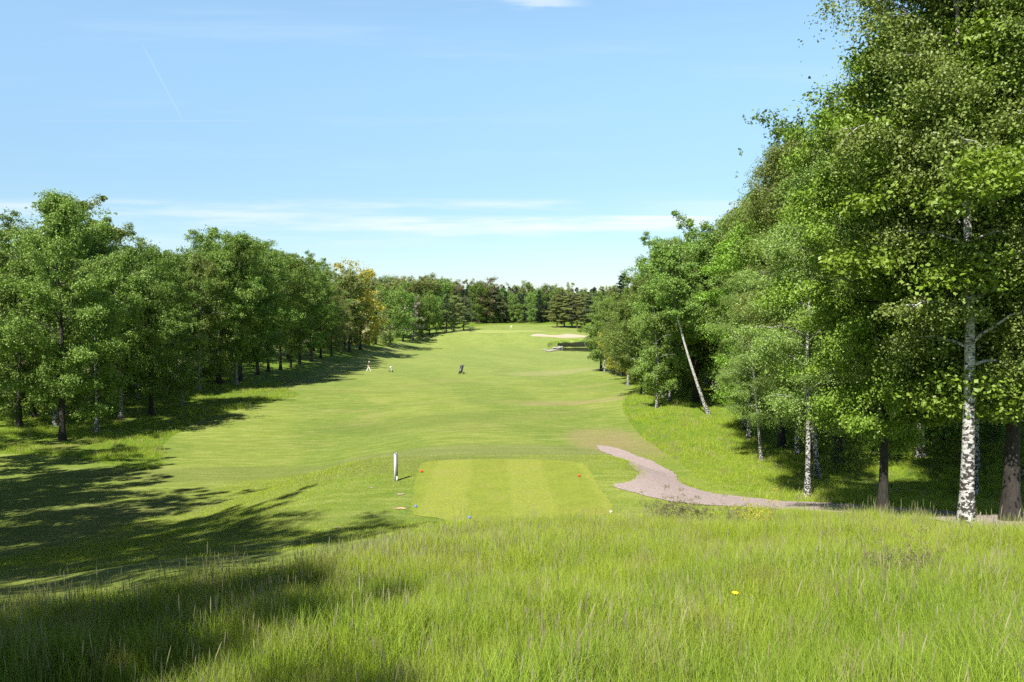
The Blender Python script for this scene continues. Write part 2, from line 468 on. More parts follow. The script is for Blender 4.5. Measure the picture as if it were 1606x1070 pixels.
# ------------------------------------------------------------------ pond
def water_mat():
    m, nt, out = new_mat('pond_water'); g = N(nt); p = g.pos()
    b = g.n('BsdfPrincipled', {'Base Color': (.012, .018, .010, 1), 'Roughness': .12, 'IOR': 1.33})
    b.inputs['Specular IOR Level'].default_value = .08
    bp = g.n('Bump', {'Height': g.noise(p, 1.5, 3), 'Strength': .04, 'Distance': .05})
    nt.links.new(bp.outputs[0], b.inputs['Normal']); nt.links.new(b.outputs[0], out.inputs[0])
    return m
an = np.linspace(0, 2 * np.pi, 97)[:-1]
c, s = np.cos(an), np.sin(an); q = (np.abs(c) ** 4 + np.abs(s) ** 4) ** -.25
ring = np.stack([36 + 23.0 * q * c, 262 + 22 * q * s, np.full(96, -4.4)], 1)
WV = np.vstack([ring, [[36, 262, -4.4]]])
WF = np.array([[i, (i + 1) % 96, 96] for i in range(96)])
tag(mesh_obj('pond_water', WV, WF, water_mat()), 'still dark water of the pond', kind='structure')

# ------------------------------------------------------------------ trees
def unit(v): return v / (np.linalg.norm(v, axis=-1, keepdims=True) + 1e-9)

def leaves(rg, C, size, upb=.6, aspect=.62, pref=None):
    """one leaf face per centre"""
    n = len(C)
    nrm = unit(rg.normal(size=(n, 3)) + np.array([0, 0, upb * 1.6]) + (0 if pref is None else pref))
    t = unit(np.cross(nrm, unit(rg.normal(size=(n, 3)))))
    b = np.cross(nrm, t)
    L = (size * rg.uniform(.65, 1.3, n))[:, None]
    W = L * aspect * .5
    fold = nrm * L * .12
    V = np.stack([C - t * L * .5, C + b * W - t * L * .08 + fold, C + t * L * .5, C - b * W - t * L * .08 + fold], 1).reshape(-1, 3)
    Fq = np.arange(4 * n).reshape(-1, 4)
    return V, Fq

def env(kind, t):
    """crown radius factor at height fraction t within the crown"""
    t = np.clip(t, 0, 1)
    if kind == 'birch': return (np.sin(np.pi * np.clip(t * .86 + .12, 0, 1)) ** .8) * (1 - .35 * t)
    if kind == 'oval': return np.sin(np.pi * np.clip(t * .88 + .10, 0, 1)) ** .6
    if kind == 'round': return np.sqrt(np.clip(1 - (2 * (t * .93 + .02) - 1) ** 2, 0, 1)) ** .8
    if kind == 'peak': return np.where(t < .3, .6 + 1.33 * t, 1.0 - 1.42 * np.maximum(t - .3, 0) ** 1.1)
    if kind == 'cone': return (1 - t) ** .85 * .98 + .02
    if kind == 'pine': return np.sin(np.pi * np.clip(t * .8 + .18, 0, 1)) ** .7

def make_tree(name, h, cr, cb, shape, nleaf, lsize, bark, leaf, seed, tr=.16, lean=(0, 0), limbs=34, subs=7, droop=.25,
              elev=40, hang=0.0, flat=0.0, clump=.38, trunks=1, leanpow=1.5, fill=0, layered=False, bell=1.0):
    rg = np.random.default_rng(seed); A = Acc(); CC = []; PR = []
    for tk in range(trunks):
        n = 16; t = np.linspace(0, 1, n); ht = h * (1 if tk == 0 else rg.uniform(.8, .95))
        off = np.array([0, 0]) if tk == 0 else rg.uniform(-.5, .5, 2) * 1.2
        ln = np.array(lean) + (0 if tk == 0 else off * 2.5)
        P = np.stack([off[0] * .4 + ln[0] * t ** leanpow + .012 * h * np.sin(t * 7 + rg.uniform(0, 6)) * t,
                      off[1] * .4 + ln[1] * t ** leanpow + .012 * h * np.sin(t * 6 + rg.uniform(0, 6)) * t, ht * t - .15], 1)
        R = tr * (1 - .93 * t ** .8) * (1 + .55 * np.exp(-t * h / .45)); R = np.maximum(R, .012)
        A.tube(P, R, 12 if tk == 0 else 8)
        nl = int(limbs / trunks)
        for i in range(nl):
            s = (i + rg.uniform(.1, .9)) / nl
            tt = cb + (1 - cb) * (s ** .9) * .97
            p0 = np.array([np.interp(tt, t, P[:, k]) for k in range(3)])
            r0 = np.interp(tt, t, R)
            az = i * 2.39996 + rg.uniform(-.5, .5)
            L = cr * float(env(shape, s)) * (rg.uniform(.8, 1.1) if shape == 'cone' else rg.uniform(.52, 1.12)) + .25
            if shape in ('birch', 'oval', 'round') and rg.random() < .12: L *= 1.2
            e = math.radians((elev * (.85 + .55 * s ** 2) if not layered else elev * (1 - .2 * s)) + rg.uniform(-12, 12)) if shape != 'cone' else math.radians(rg.uniform(-18, 8) + 30 * s)
            dh = np.array([math.cos(az), math.sin(az), 0])
            q = np.linspace(0, 1, 7)[:, None]
            rise = math.tan(min(e, 1.18))
            Q = p0 + L * (q * dh + np.array([0, 0, 1.]) * (rise * q * .8 - droop * 1.6 * q * q))
            Q = Q + rg.normal(size=(7, 3)) * .03 * L * q
            A.tube(Q, np.linspace(max(r0 * .42, .015), .008, 7), 5)
            m = max(3, int(subs * (.5 + .7 * L / cr)))
            for j in range(m):
                sq = .22 + .78 * (j + rg.uniform(0, 1)) / m
                if flat: sq = max(sq, .3)
                c0 = np.array([np.interp(sq, q[:, 0], Q[:, k]) for k in range(3)])
                sd = unit(dh * .7 + rg.normal(size=3) * np.array([.9, .9, .35 if not layered else .12]))
                sl = L * .34 * rg.uniform(.6, 1.2) * (1.15 - .5 * sq) + .15
                c1 = c0 + sd * sl - np.array([0, 0, droop * sl * .6])
                if rg.random() < .55 and lsize < .12:
                    A.tube([c0, (c0 + c1) / 2 + [0, 0, .04], c1], [.012, .008, .004], 3)
                k = rg.uniform(.45, 1.5)
                CC.append((c0, c1, k, hang * rg.uniform(.2, 1.0)))
    tot = sum(c[2] for c in CC); pts = []; PF = []
    for c0, c1, k, hg in CC:
        m = max(3, int(nleaf * k / tot))
        sg = clump * cr * .30 * rg.uniform(.6, 1.35)
        d = unit(rg.normal(size=(m, 3)))
        f = np.where(rg.random(m) < .3, rg.uniform(.1, 1, m), 1.0)[:, None]
        p = c0 + (c1 - c0) * f + d * (sg * rg.random(m)[:, None] ** .5 * np.where(rg.random(m) < .14, rg.uniform(1.1, 1.65, m), 1.05)[:, None]) * np.array([1, 1, (.5 if shape == 'oval' else .34) if layered else .8])
        if hg > 0:
            # hanging strands
            ns = max(2, m // 14); off = rg.normal(size=(ns, 2)) * sg * 1.1; ln_ = rg.uniform(.3, 1, ns) * hg
            ii = rg.integers(0, ns, m); w = rg.uniform(0, 1, m)
            hm = rg.random(m) < .6
            base = c0 + (c1 - c0) * np.clip(.3 + .7 * rg.random(ns), 0, 1)[:, None]
            hp = base[ii] + np.column_stack([off[ii] + rg.normal(size=(m, 2)) * .05, -ln_[ii] * w])
            p = np.where(hm[:, None], hp, p)
        pts.append(p); PF.append(d)
    C = np.concatenate(pts)
    C[:, 2] = np.maximum(C[:, 2], .5)
    LV, LF = leaves(rg, C, lsize, upb=.7 if layered else .35, pref=np.concatenate(PF) * (.6 if layered else .65))
    rnd = np.clip(rg.beta(2, 2, len(LF)), 0, 1)
    root = empty(name, (0, 0, 0), link=False)
    TV, TF = A.get()
    tk = mesh_obj('trunk', TV, TF, M[bark], root, smooth=True, link=False)
    cr_ = mesh_obj('crown', LV, LF, M[leaf], root, link=False, attrs={'rnd': ('FACE', rnd)})
    return dict(root=root, parts=[tk, cr_], h=h, name=name, used=False)

def put(proto, x, y, rz=0, s=1.0, sz=None, label=None, cat='tree', group=None, name=None, leaf=None, bark=None, tilt=(0, 0), sink=0.0):
    r = proto['root'].copy(); r.name = name or proto['name']
    COL.objects.link(r)
    r.location = (x, y, float(gz(x, y)) - sink); r.rotation_euler = (tilt[0], tilt[1], rz)
    r.scale = (s, s, sz or s)
    for p in proto['parts']:
        c = p.copy(); c.parent = r; COL.objects.link(c)
        c.name = p.name.split('.')[0]
        mt = leaf if p.name.startswith('crown') else bark
        if mt:
            c.material_slots[0].link = 'OBJECT'; c.material_slots[0].material = M[mt]
    tag(r, label, cat, group)
    return r

# near, fine-leaved
NB = [make_tree('birch_tree', 14.5, 2.1, .22, 'birch', 170000, .064, 'birch_bark', 'birch_leaf', 11, tr=.135, limbs=50, subs=7, droop=.34, elev=56, hang=1.5, lean=(-.5, 0), clump=.42),
      make_tree('birch_tree', 13.0, 2.2, .20, 'birch', 150000, .064, 'birch_bark', 'birch_leaf', 12, tr=.11, limbs=44, subs=7, droop=.3, elev=54, hang=1.1, lean=(.4, .3), clump=.45)]
NM = [make_tree('maple_tree', 12.5, 2.9, .16, 'oval', 170000, .086, 'bark', 'maple_leaf', 21, tr=.165, limbs=60, subs=9, droop=.3, elev=36, layered=True, clump=.55, lean=(-.3, 0)),
      make_tree('maple_tree', 11.0, 2.9, .18, 'oval', 160000, .086, 'bark', 'maple_leaf', 22, tr=.145, limbs=58, subs=9, droop=.36, elev=40, layered=True, clump=.55)]
# middle distance
MB = [make_tree('birch_tree', 13.5, 2.9, .13, 'birch', 46000, .125, 'birch_bark', 'birch_leaf_far', 31, tr=.15, limbs=36, subs=9, droop=.3, elev=50, hang=1.5, lean=(.5, 0), clump=.33),
      make_tree('birch_tree', 14.5, 3.1, .18, 'birch', 44000, .125, 'birch_bark', 'birch_leaf_far', 32, tr=.17, limbs=38, subs=9, droop=.35, elev=50, hang=1.5, lean=(-.6, .3), clump=.33),
      make_tree('birch_tree', 12.0, 2.8, .12, 'birch', 44000, .125, 'birch_bark', 'birch_leaf_far', 33, tr=.12, limbs=32, subs=9, droop=.25, elev=48, hang=1.4, lean=(.3, .5), clump=.33)]
MT = [make_tree('broadleaf_tree', 15, 4.0, .11, 'oval', 54000, .145, 'bark', 'broad_leaf', 41, tr=.22, limbs=38, subs=10, droop=.12, elev=42, clump=.33),
      make_tree('broadleaf_tree', 13.5, 3.9, .12, 'oval', 50000, .145, 'bark', 'broad_leaf', 42, tr=.18, limbs=36, subs=10, droop=.15, elev=40, clump=.33, trunks=2),
      make_tree('broadleaf_tree', 16, 4.4, .13, 'oval', 58000, .145, 'bark', 'broad_leaf', 43, tr=.24, limbs=42, subs=10, droop=.2, elev=44, clump=.33, hang=1.1)]
# far
FT = [make_tree('broadleaf_tree', 15, 5.0, .08, 'round', 10000, .36, 'bark', 'broad_leaf', 51, tr=.3, limbs=30, subs=6, droop=.1, elev=35, clump=.6),
      make_tree('broadleaf_tree', 15, 4.6, .10, 'oval', 10000, .36, 'bark', 'broad_leaf', 52, tr=.28, limbs=30, subs=6, droop=.12, elev=38, clump=.55),
      make_tree('broadleaf_tree', 15, 4.2, .12, 'oval', 9000, .36, 'bark', 'broad_leaf', 53, tr=.28, limbs=28, subs=6, droop=.2, elev=44, clump=.55, trunks=2)]
FS = [make_tree('spruce_tree', 20, 3.4, .05, 'cone', 11000, .34, 'pine_bark', 'spruce_leaf', 61, tr=.25, limbs=90, subs=5, droop=.05, elev=0, clump=.4, layered=True),
      make_tree('spruce_tree', 18, 3.0, .06, 'cone', 10000, .34, 'pine_bark', 'spruce_leaf', 62, tr=.22, limbs=80, subs=5, droop=.08, elev=0, clump=.42, layered=True)]
FP = [make_tree('pine_tree', 14.5, 4.6, .13, 'pine', 15000, .34, 'pine_bark', 'pine_leaf', 71, tr=.32, limbs=46, subs=6, droop=.08, elev=14, clump=.5, layered=True)]
PEAK = make_tree('broadleaf_tree', 16.6, 3.9, .10, 'peak', 84000, .125, 'bark', 'birch_leaf_far', 46, tr=.22, limbs=52, subs=10, droop=.25, elev=54, clump=.32, hang=.9)
LEAN = make_tree('leaning_birch_tree', 12.5, 2.3, .56, 'birch', 34000, .12, 'birch_bark', 'birch_leaf_far', 35, tr=.15, limbs=30, subs=8, droop=.2, elev=54, hang=.5, lean=(-3.9, -.5), leanpow=.85)

SKYL = ([-60, -20, 0, 30, 60, 100, 135, 165, 200, 230, 250, 290, 320, 370, 410, 450, 490, 520, 560, 600, 640],
        [360, 374, 384, 388, 362, 330, 312, 358, 384, 408, 395, 398, 382, 374, 384, 400, 418, 433, 443, 444, 440])
SKYR = ([940, 960, 985, 1020, 1060, 1085, 1130, 1180, 1240, 1290, 1340, 1400, 1430, 1500, 1606, 1900],
        [462, 455, 432, 392, 362, 372, 330, 290, 240, 180, 165, 70, 10, -60, -110, -160])
def sky_h(x, y, drop=0.0, du=0):
    u = 803 + x / y * F
    v = np.interp(u + du, *(SKYL if x < 0 else SKYR)) + drop
    return float(CAMZ + (500 - v) / F * y - gz(x, y)) * 1.02
TREES = []
def T_(protos, i, u, v, hh, rz, label, group=None, leaf=None, wide=1.0, name=None, bark=None, tilt=(0, 0)):
    x, y = at(u, v)
    p = protos[i % len(protos)]
    if hh < 0: hh = sky_h(x, y, -hh * 10 - 10, 0 if x < 0 else -25)
    s = hh / p['h']
    put(p, x, y, rz, s * wide, s, label=label, group=group, leaf=leaf, name=name, bark=bark, tilt=tilt)
    TREES.append((x, y))
    return x, y

# --- right wood, nearest trees
gR = 'trees along the right side of the fairway'
T_(NB, 0, 1515, 832, 15.5, .4, 'thick birch with black and white bark at the edge of the tall grass, right', gR)
T_(NM, 0, 1384, 815, 12.0, 1.2, 'dark trunked maple just left of the thick birch', gR, wide=.76)
T_(NM, 1, 1585, 818, 13.5, 2.9, 'dark trunked maple right of the thick birch', gR)
T_(NB, 1, 1266, 782, -3, .3, 'slim pale birch standing closest beside the gravel path', gR)
T_(NB, 0, 1530, 735, 15.5, 3.9, 'grey birch seen just behind the thick birch', gR)
T_(NB, 1, 1592, 702, 15.0, 5.2, 'pale birch on the lit slope at the right edge of the picture', gR)
T_(NB, 1, 1283, 752, -2, 2.2, 'dark birch leaning right behind the slim pale birch', gR, tilt=(0, .08))
T_(NB, 1, 1250, 712, -1, 4.4, 'birch with white upper trunk behind the path birch', gR)
T_(NM, 1, 1226, 702, -3, .6, 'shaded dark tree left of the birch with white upper trunk', gR)
T_(NB, 1, 1194, 724, 9.5, 5.6, 'thin white birch leaning out over the lit rough grass', gR, tilt=(0, -.12))
T_(MB, 1, 1174, 688, -2.5, .5, 'thick speckled birch behind the thin white one', gR, wide=.7)
T_(MB, 2, 1166, 674, -6, 2.5, 'birch hidden to its foot behind the lit rough grass', gR, wide=.6)
x, y = at(1113, 650); put(LEAN, x, y, 0, 1.0, label='strongly leaning white birch in the right hand row', cat='tree', group=gR, name='birch_tree'); TREES.append((x, y))
T_(MT, 1, 1090, 632, -1, 1.0, 'dark trunked tree just behind the leaning birch', gR, leaf='light_leaf')
T_(MB, 0, 1050, 632, -1, .9, 'birch left of the leaning birch', gR, wide=.8)
T_(MB, 2, 1030, 640, -5, 3.1, 'small birch at the tip of the tall rough', gR)
T_(MT, 1, 1007, 621, -2, 4.0, 'dark trunked tree at the worn patch beside the fairway', gR, leaf='light_leaf')
T_(MB, 1, 985, 605, -1, 5.1, 'birch at the far end of the right hand row behind the yellow bush', gR)
T_(MB, 2, 948, 584, 11.5, .3, 'white stemmed birch standing forward on the fairway edge', gR)
T_(MT, 1, 942, 582, 11.5, 1.7, 'dark stemmed tree twinned with the forward birch', gR, leaf='light_leaf')

# second and third rows on the right, behind the first
rg = random.Random(5)
back = []
for y0 in np.arange(13, 118, 5.2):
    for c_ in range(4):
        x = 14.5 + 6.2 * c_ + rg.uniform(-1.8, 1.8) + (1.5 if y0 < 35 else 0) + max(0, (y0 - 60)) * .03
        y = y0 + rg.uniform(-2, 2)
        if y0 < 24 and c_ == 0: x += 3
        if x / y > .95 or (x / y < .27 and y < 64): continue
        if all((x - a) ** 2 + (y - b) ** 2 > 9 for a, b in TREES): back.append((x, y)); TREES.append((x, y))
back.sort(key=lambda p: (p[0] / p[1]))
ORD = ['first', 'second', 'third', 'fourth', 'fifth', 'sixth', 'seventh', 'eighth', 'ninth', 'tenth', 'eleventh', 'twelfth', 'thirteenth', 'fourteenth',
       'fifteenth', 'sixteenth', 'seventeenth', 'eighteenth', 'nineteenth', 'twentieth']
def ordn(i):
    if i < 20: return ORD[i]
    k = i + 1
    pre = '' if k < 100 else 'hundred and '
    k %= 100
    if k == 0: return 'hundredth'
    if k <= 20: return pre + ORD[k - 1]
    t = ['', '', 'twent', 'thirt', 'fort', 'fift', 'sixt', 'sevent', 'eight', 'ninet'][k // 10]
    return pre + (t + 'ieth' if k % 10 == 0 else t + 'y-' + ORD[k % 10 - 1])
for i, (x, y) in enumerate(back):
    near = y < 34
    r_ = rg.random()
    if near: p = (NB + NM)[rg.randrange(4)]
    else: p = MB[rg.randrange(3)] if r_ < .6 else MT[rg.randrange(3)]
    hh = min(17, max(9.5, sky_h(x, y, rg.uniform(0, 30), -30)))
    kind = 'birch' if 'birch' in p['name'] else ('maple' if 'maple' in p['name'] else 'broadleaf tree')
    put(p, x, y, rg.uniform(0, 6.28), hh / p['h'], label=f'{kind} deep in the right hand wood, {ordn(i)} from the left there', group='trees deep in the right hand wood')

# spruce and thin birches rising over the far end of the right row
T_(FS, 0, 975, 585, 15.5, 0, 'dark spruce whose tip shows over the far end of the right row', gR)

T_(MB, 1, 1062, 612, -1, 2.2, 'narrow birch rising highest at the far end of the right row', gR, wide=.7)
T_(FS, 1, 985, 590, -1.5, 1.0, 'second dark spruce at the far end of the right row', gR)
# --- left wood
gL = 'trees along the left side of the fairway'
HP = (500 - 303) / F * at(98, 692)[1] + CAMZ - float(gz(*at(98, 692)))
T_([PEAK], 0, 98, 692, HP, .2, 'tall dark trunked tree with a peaked crown, foremost on the left', gL, leaf='birch_leaf_far', wide=.95)
T_(MB, 2, 152, 677, -9, 1.1, 'small crooked birch right of the tall dark trunk', gL)
T_(MB, 0, 87, 668, -4, 2.1, 'birch slanting behind the tall dark trunk', gL, tilt=(0, .2))
T_(MB, 1, 190, 657, -4, 2.0, 'birch midway between the small crooked birch and the straight dark trunk', gL)
T_(MT, 2, 237, 651, -1, 3.0, 'straight dark trunked tree with deep green crown on the left', gL)
T_(MB, 2, 288, 638, -8, 4.0, 'white birch leaning right at the edge of the left rough', gL, tilt=(0, .13), leaf='birch_leaf')
T_(MB, 0, 312, 612, -3, 1.0, 'thin pale birch behind the leaning white one on the left', gL)
T_(MB, 1, 370, 603, -1, 5.0, 'tall birch with twin white stems in the left row', gL, wide=1.1)
T_(MT, 1, 378, 600, -2, .7, 'many stemmed dark tree beside the tall twin stemmed birch', gL)
T_(MT, 2, 330, 590, -1.5, 3.7, 'broad tree behind the birches where the left row closes', gL)
left = [(-12, 660), (30, 672), (52, 655), (125, 640), (165, 632), (215, 625), (262, 615), (345, 604),
        (404, 588), (421, 584), (440, 580), (456, 577), (470, 572), (487, 567), (503, 562), (520, 559), (535, 556)]
tops = [-1.5, -1, -2, -3, -1.2, -1, -2.5, -1, -2, -1, -1.5, -1, -2, -1.5, -2, -2.5, -4]
desc = ['bushy tree cut by the left edge of the picture', 'bushy low branched tree near the left edge', 'tree in shade just right of the bushy left edge tree',
        'tree in the second rank left of the small crooked birch', 'tree in the second rank behind the small crooked birch', 'shaded tree behind the straight dark trunk, to its left',
        'shaded tree behind the straight dark trunk, to its right', 'tree just left of the twin stemmed birch']
for i, (u, v) in enumerate(left):
    p = [MT, MB][(i * 7 // 3) % 2]
    lab = desc[i] if i < 8 else f'slim dark stemmed tree, {ordn(i - 8)} rightward from the twin stemmed birch'
    T_(p, i, u, v, tops[i], i * 1.7, lab, gL, leaf=['broad_leaf', 'birch_leaf_far', 'light_leaf'][i % 3] if i < 15 else 'olive_leaf', bark='bark' if i > 7 else None)
T_(FT, 0, 565, 549, 19.5, 0, 'golden yellow tree at the end of the near left row', gL, leaf='yellow_leaf', wide=.95)
T_(FT, 1, 548, 552, 18, 1, 'rust tinged tree left of the golden yellow tree', gL, leaf='olive_leaf')
T_(FT, 2, 590, 541, 14.5, 2, 'low olive tree right of the golden yellow tree', gL, leaf='olive_leaf', wide=.9)
# second rank, left
rl = random.Random(8)
bl = []
for y0 in np.arange(38, 210, 6.5):
    for c_ in range(2):
        x = -33 - 7.5 * c_ - .05 * y0 + rl.uniform(-2, 2) - (4 if y0 < 60 else 0); y = y0 + rl.uniform(-2.5, 2.5)
        if x / y < -.78: continue
        if y > 90 and c_ == 1 and rl.random() < .4: continue
        if all((x - a) ** 2 + (y - b) ** 2 > 12 for a, b in TREES): bl.append((x, y)); TREES.append((x, y))
bl.sort(key=lambda p: p[0] / p[1])
for i, (x, y) in enumerate(bl):
    p = (MT + MB + MT)[rl.randrange(9)]
    kind = 'birch' if 'birch' in p['name'] else 'broadleaf tree'
    put(p, x, y, rl.uniform(0, 6.28), min(19.5, max(11, sky_h(x, y, rl.uniform(-4, 22)))) / p['h'], label=f'{kind} in the back rank of the left row, {ordn(i)} from the left there',
        group='trees in the back rank of the left row', leaf=rl.choice(['broad_leaf', 'birch_leaf_far', 'birch_leaf_far']))
# trees just out of the left edge, whose shadows fall across the hollow and the hill
HIGH = make_tree('broadleaf_tree', 17, 3.4, .62, 'round', 16000, .2, 'bark', 'broad_leaf', 45, tr=.2, limbs=30, subs=7, droop=.1, elev=40, clump=.55)
for (x, y, hh, p, lab) in [(-18.6, 14.4, 16, MT[0], 'broadleaf tree beyond the left edge shading the tee slope'), (-22.2, 17, 14, MT[2], 'broadleaf tree beyond the left edge shading the hollow'),
                           (-19.5, 11.4, 15, MT[1], 'spreading tree beyond the left edge behind the brow'), (-22.5, 22.5, 15, MT[0], 'broadleaf tree beyond the left edge above the hollow'),
                           (-26.5, 27.5, 14, MT[1], 'spreading tree beyond the left edge above the hollow'),
                           (-30, 33, 14.5, MB[1], 'birch beyond the left edge above the hollow'), (-14.2, 5, 16.5, HIGH, 'tall bare stemmed tree left of the hill shading the brow'),
                           (-17, 8, 17, HIGH, 'second tall bare stemmed tree left of the hill'), (-9.0, -2.2, 12.3, MT[0], 'tree behind the viewer shading the near grass'),
                           (-14, -2.5, 13, MT[2], 'tree further left behind the viewer'),
                           (-11.0, -4.2, 15, MT[1], 'broad tree well behind the viewer'), (-12.5, -6.5, 16.5, MT[0], 'tall tree well behind the viewer to the left'),
                           (-34, 40, 15, MT[1], 'spreading tree at the left edge above the lit strip of rough'), (-27.8, 35.5, 12.3, MT[0], 'rounded tree cut by the left edge of the picture, nearest there'),
                           (-28, 24, 15, MT[2], 'tree at the far side of the hollow beyond the left edge')]:
    put(p, x, y, x, hh / p['h'], label=lab, group='trees beyond the left edge')

# --- far left curve of the fairway
gF = 'trees where the fairway bends at the far left'
for (u, v, hh, k, lf, w, lab) in [
    (612, 541, 17.5, FT[0], 'light_leaf', 1.15, 'large rounded fresh green tree right of the golden tree'),
    (632, 536, 17, FT[1], 'broad_leaf', 1.1, 'dark green rounded tree at the far left bend'),
    (648, 533, 14.5, FT[2], 'grey_leaf', .9, 'pale grey flowering tree at the far left bend'),
    (622, 530, 20, FT[1], 'olive_leaf', 1.1, 'olive topped tree behind the rounded green one'),
    (662, 529, 15.5, FT[0], 'broad_leaf', .9, 'deep green tree right of the grey flowering tree'),
    (674, 526, 14, FT[2], 'light_leaf', .7, 'narrow bright green tree right of the deep green one'),
    (684, 524, 13.5, FT[1], 'light_leaf', .75, 'fresh green tree beside the dark spruce at the bend'),
    (700, 521.5, 16.5, FS[0], None, 1.15, 'dark spruce at the far end of the left curve'),
    (712, 520, 15, FP[0], 'olive_leaf', .95, 'olive green pine with thick trunk near the green'),
    (727, 518, 14.5, FP[0], 'pine_leaf', .9, 'lone pine with bare lower trunk left of the green'),
    (690, 516, 19, FT[0], 'light_leaf', 1.1, 'bright green crown behind the pines left of the green'),
    (664, 517, 21, FT[1], 'olive_leaf', 1.2, 'olive brown crown high behind the far left bend'),
    (640, 518, 20, FT[0], 'olive_leaf', 1.2, 'yellow olive crown on the skyline above the grey tree')]:
    x, y = T_([k], 0, u, v, hh, u, lab, gF, leaf=lf, wide=w)

# --- far wood behind the green
gG = 'trees at the foot of the far wood behind the green'
for (u, v, hh, k, lf, w, lab) in [
    (748, 508, 19, FT[1], 'broad_leaf', 1.0, 'dark green tree left in the far wood edge'),
    (762, 507, 20, FT[0], 'brown_leaf', 1.15, 'brownish rounded tree in the far wood edge'),
    (776, 507, 18, FP[0], 'pine_leaf', 1.0, 'tall pine between the brownish tree and the tan larch'),
    (789, 507, 12.5, FT[2], 'brown_leaf', .55, 'slim tan tree at the foot of the far wood'),
    (803, 507, 14, FT[1], 'light_leaf', .7, 'fresh green tree right of the slim tan tree'),
    (815, 507, 9, FT[0], 'light_leaf', .9, 'low green tree between the two fresh green trees'),
    (833, 507.5, 14.5, FT[1], 'light_leaf', .75, 'bright green egg shaped tree left of the white pole'),
    (846, 506, 17, FS[1], None, 1.0, 'dark spruce just left of the white pole')]:
    T_([k], 0, u, v, hh, u, lab, gG, leaf=lf, wide=w)
gP = 'row of trees behind the bunker'
for i, (u, v, hh) in enumerate([(874, 514, 15.5), (885, 513.5, 16), (897, 514.5, 16.5), (905, 515, 15.5), (917, 516, 16), (930, 517, 16), (946, 518, 15)]):
    T_(FP, 0, u, v, hh, i * 2.1, f'bushy olive tree, {ordn(i)} from the left in the row behind the bunker', gP, leaf=['olive_leaf', 'pine_leaf'][i % 2], wide=1.05)
# skyline forest
rf = random.Random(12); sky = []
for row, (y0, n_, z0) in enumerate([(402, 42, 0), (414, 42, 0), (427, 44, 0), (440, 46, 0), (456, 48, 0)]):
    for i in range(n_):
        u = 545 + (1010 - 545) * (i + rf.uniform(.1, .9)) / n_
        y = y0 + rf.uniform(-5, 5); x = (u - 803) / F * y
        sky.append((u, x, y, row))
sky.sort()
cnt = {'spruce': 0, 'broad': 0}
for i, (u, x, y, row) in enumerate(sky):
    sp = rf.random() < (.72 if u > 690 else .5)
    p = FS[rf.randrange(2)] if sp else FT[rf.randrange(3)]
    # skyline height in the photograph falls slightly to the right
    vt = np.interp(u, [545, 640, 700, 780, 860, 960, 1010], [436, 441, 440, 447, 450, 450, 450]) + (rf.uniform(-1, 5) if row > 2 else rf.uniform(4, 16))
    zt = CAMZ + (500 - vt) / F * y; hh = zt - float(gz(x, y))
    k = 'spruce' if sp else 'broad'
    lab = (f'dark spruce of the far skyline wood, {ordn(cnt[k])} spruce from the left' if sp else f'rounded crown in the far skyline wood, {ordn(cnt[k])} from the left')
    cnt[k] += 1
    put(p, x, y, rf.uniform(0, 6), hh / p['h'] * (1.15 if sp else .95), hh / p['h'], label=lab, group='trees of the far skyline wood',
        leaf=None if sp else rf.choice(['olive_leaf', 'broad_leaf', 'light_leaf', 'brown_leaf', 'broad_leaf']))
# distant woods that close the view left and right of the rows
for (sx, n_) in ((-1, 30), (1, 26)):
    pts = []
    for i in range(n_):
        y = 60 + 330 * (i + rf.random()) / n_ if sx < 0 else 50 + 330 * (i + rf.random()) / n_
        x = sx * ((88 + .18 * y if sx < 0 else 46 + .14 * y) + rf.uniform(-5, 5))
        pts.append((x, y))
    pts.sort(key=lambda p: p[0] / p[1])
    side = 'left' if sx < 0 else 'right'
    for i, (x, y) in enumerate(pts):
        p = FT[rf.randrange(3)] if rf.random() < .7 else FS[0]
        put(p, x, y, rf.uniform(0, 6), rf.uniform(14, 18) / p['h'] * (1.2 if p in FT else 1), label=f'distant tree glimpsed through the {side} row, {ordn(i)} of those from the left',
            group=f'distant trees beyond the {side} row', leaf=rf.choice(['broad_leaf', 'birch_leaf_far', 'olive_leaf']) if p in FT else None)

# --- shrubs
SH = make_tree('shrub', 1.6, 1.3, .05, 'round', 2600, .09, 'bark', 'light_leaf', 81, tr=.03, limbs=22, subs=5, droop=.1, elev=40, clump=.6)
SHF = make_tree('shrub', 3.4, 2.6, .03, 'round', 4500, .17, 'bark', 'yellow_leaf', 82, tr=.05, limbs=26, subs=5, droop=.1, elev=35, clump=.6)
DRY = make_tree('heather_shrub', 4.0, 5.0, .02, 'round', 3200, .3, 'bark', 'brown_leaf', 83, tr=.08, limbs=26, subs=4, droop=0, elev=50, clump=.5)
def S_(p, u, v, s, lab, leaf=None, group=None, name=None):
    x, y = at(u, v); put(p, x, y, u, s, label=lab, cat='shrub', leaf=leaf, group=group, name=name)
S_(SHF, 972, 588, 1.25, 'yellow green bush at the foot of the far right birches')
S_(SHF, 990, 594, .8, 'smaller yellow green bush nearer along the right row')
S_(SHF, 20, 668, 1.0, 'low leafy bush in shade at the left edge', 'broad_leaf')
S_(SHF, 350, 603, .8, 'leafy bush at the foot of the twin stemmed birch', 'light_leaf')
S_(SHF, 605, 541, 1.1, 'grey green bush under the large rounded far tree', 'olive_leaf')
S_(SHF, 580, 545, .9, 'grey green bush right of the golden tree trunk', 'olive_leaf')
S_(SHF, 770, 507, 1.4, 'blue green bushes at the foot of the far wood', 'broad_leaf')
ru = random.Random(31)
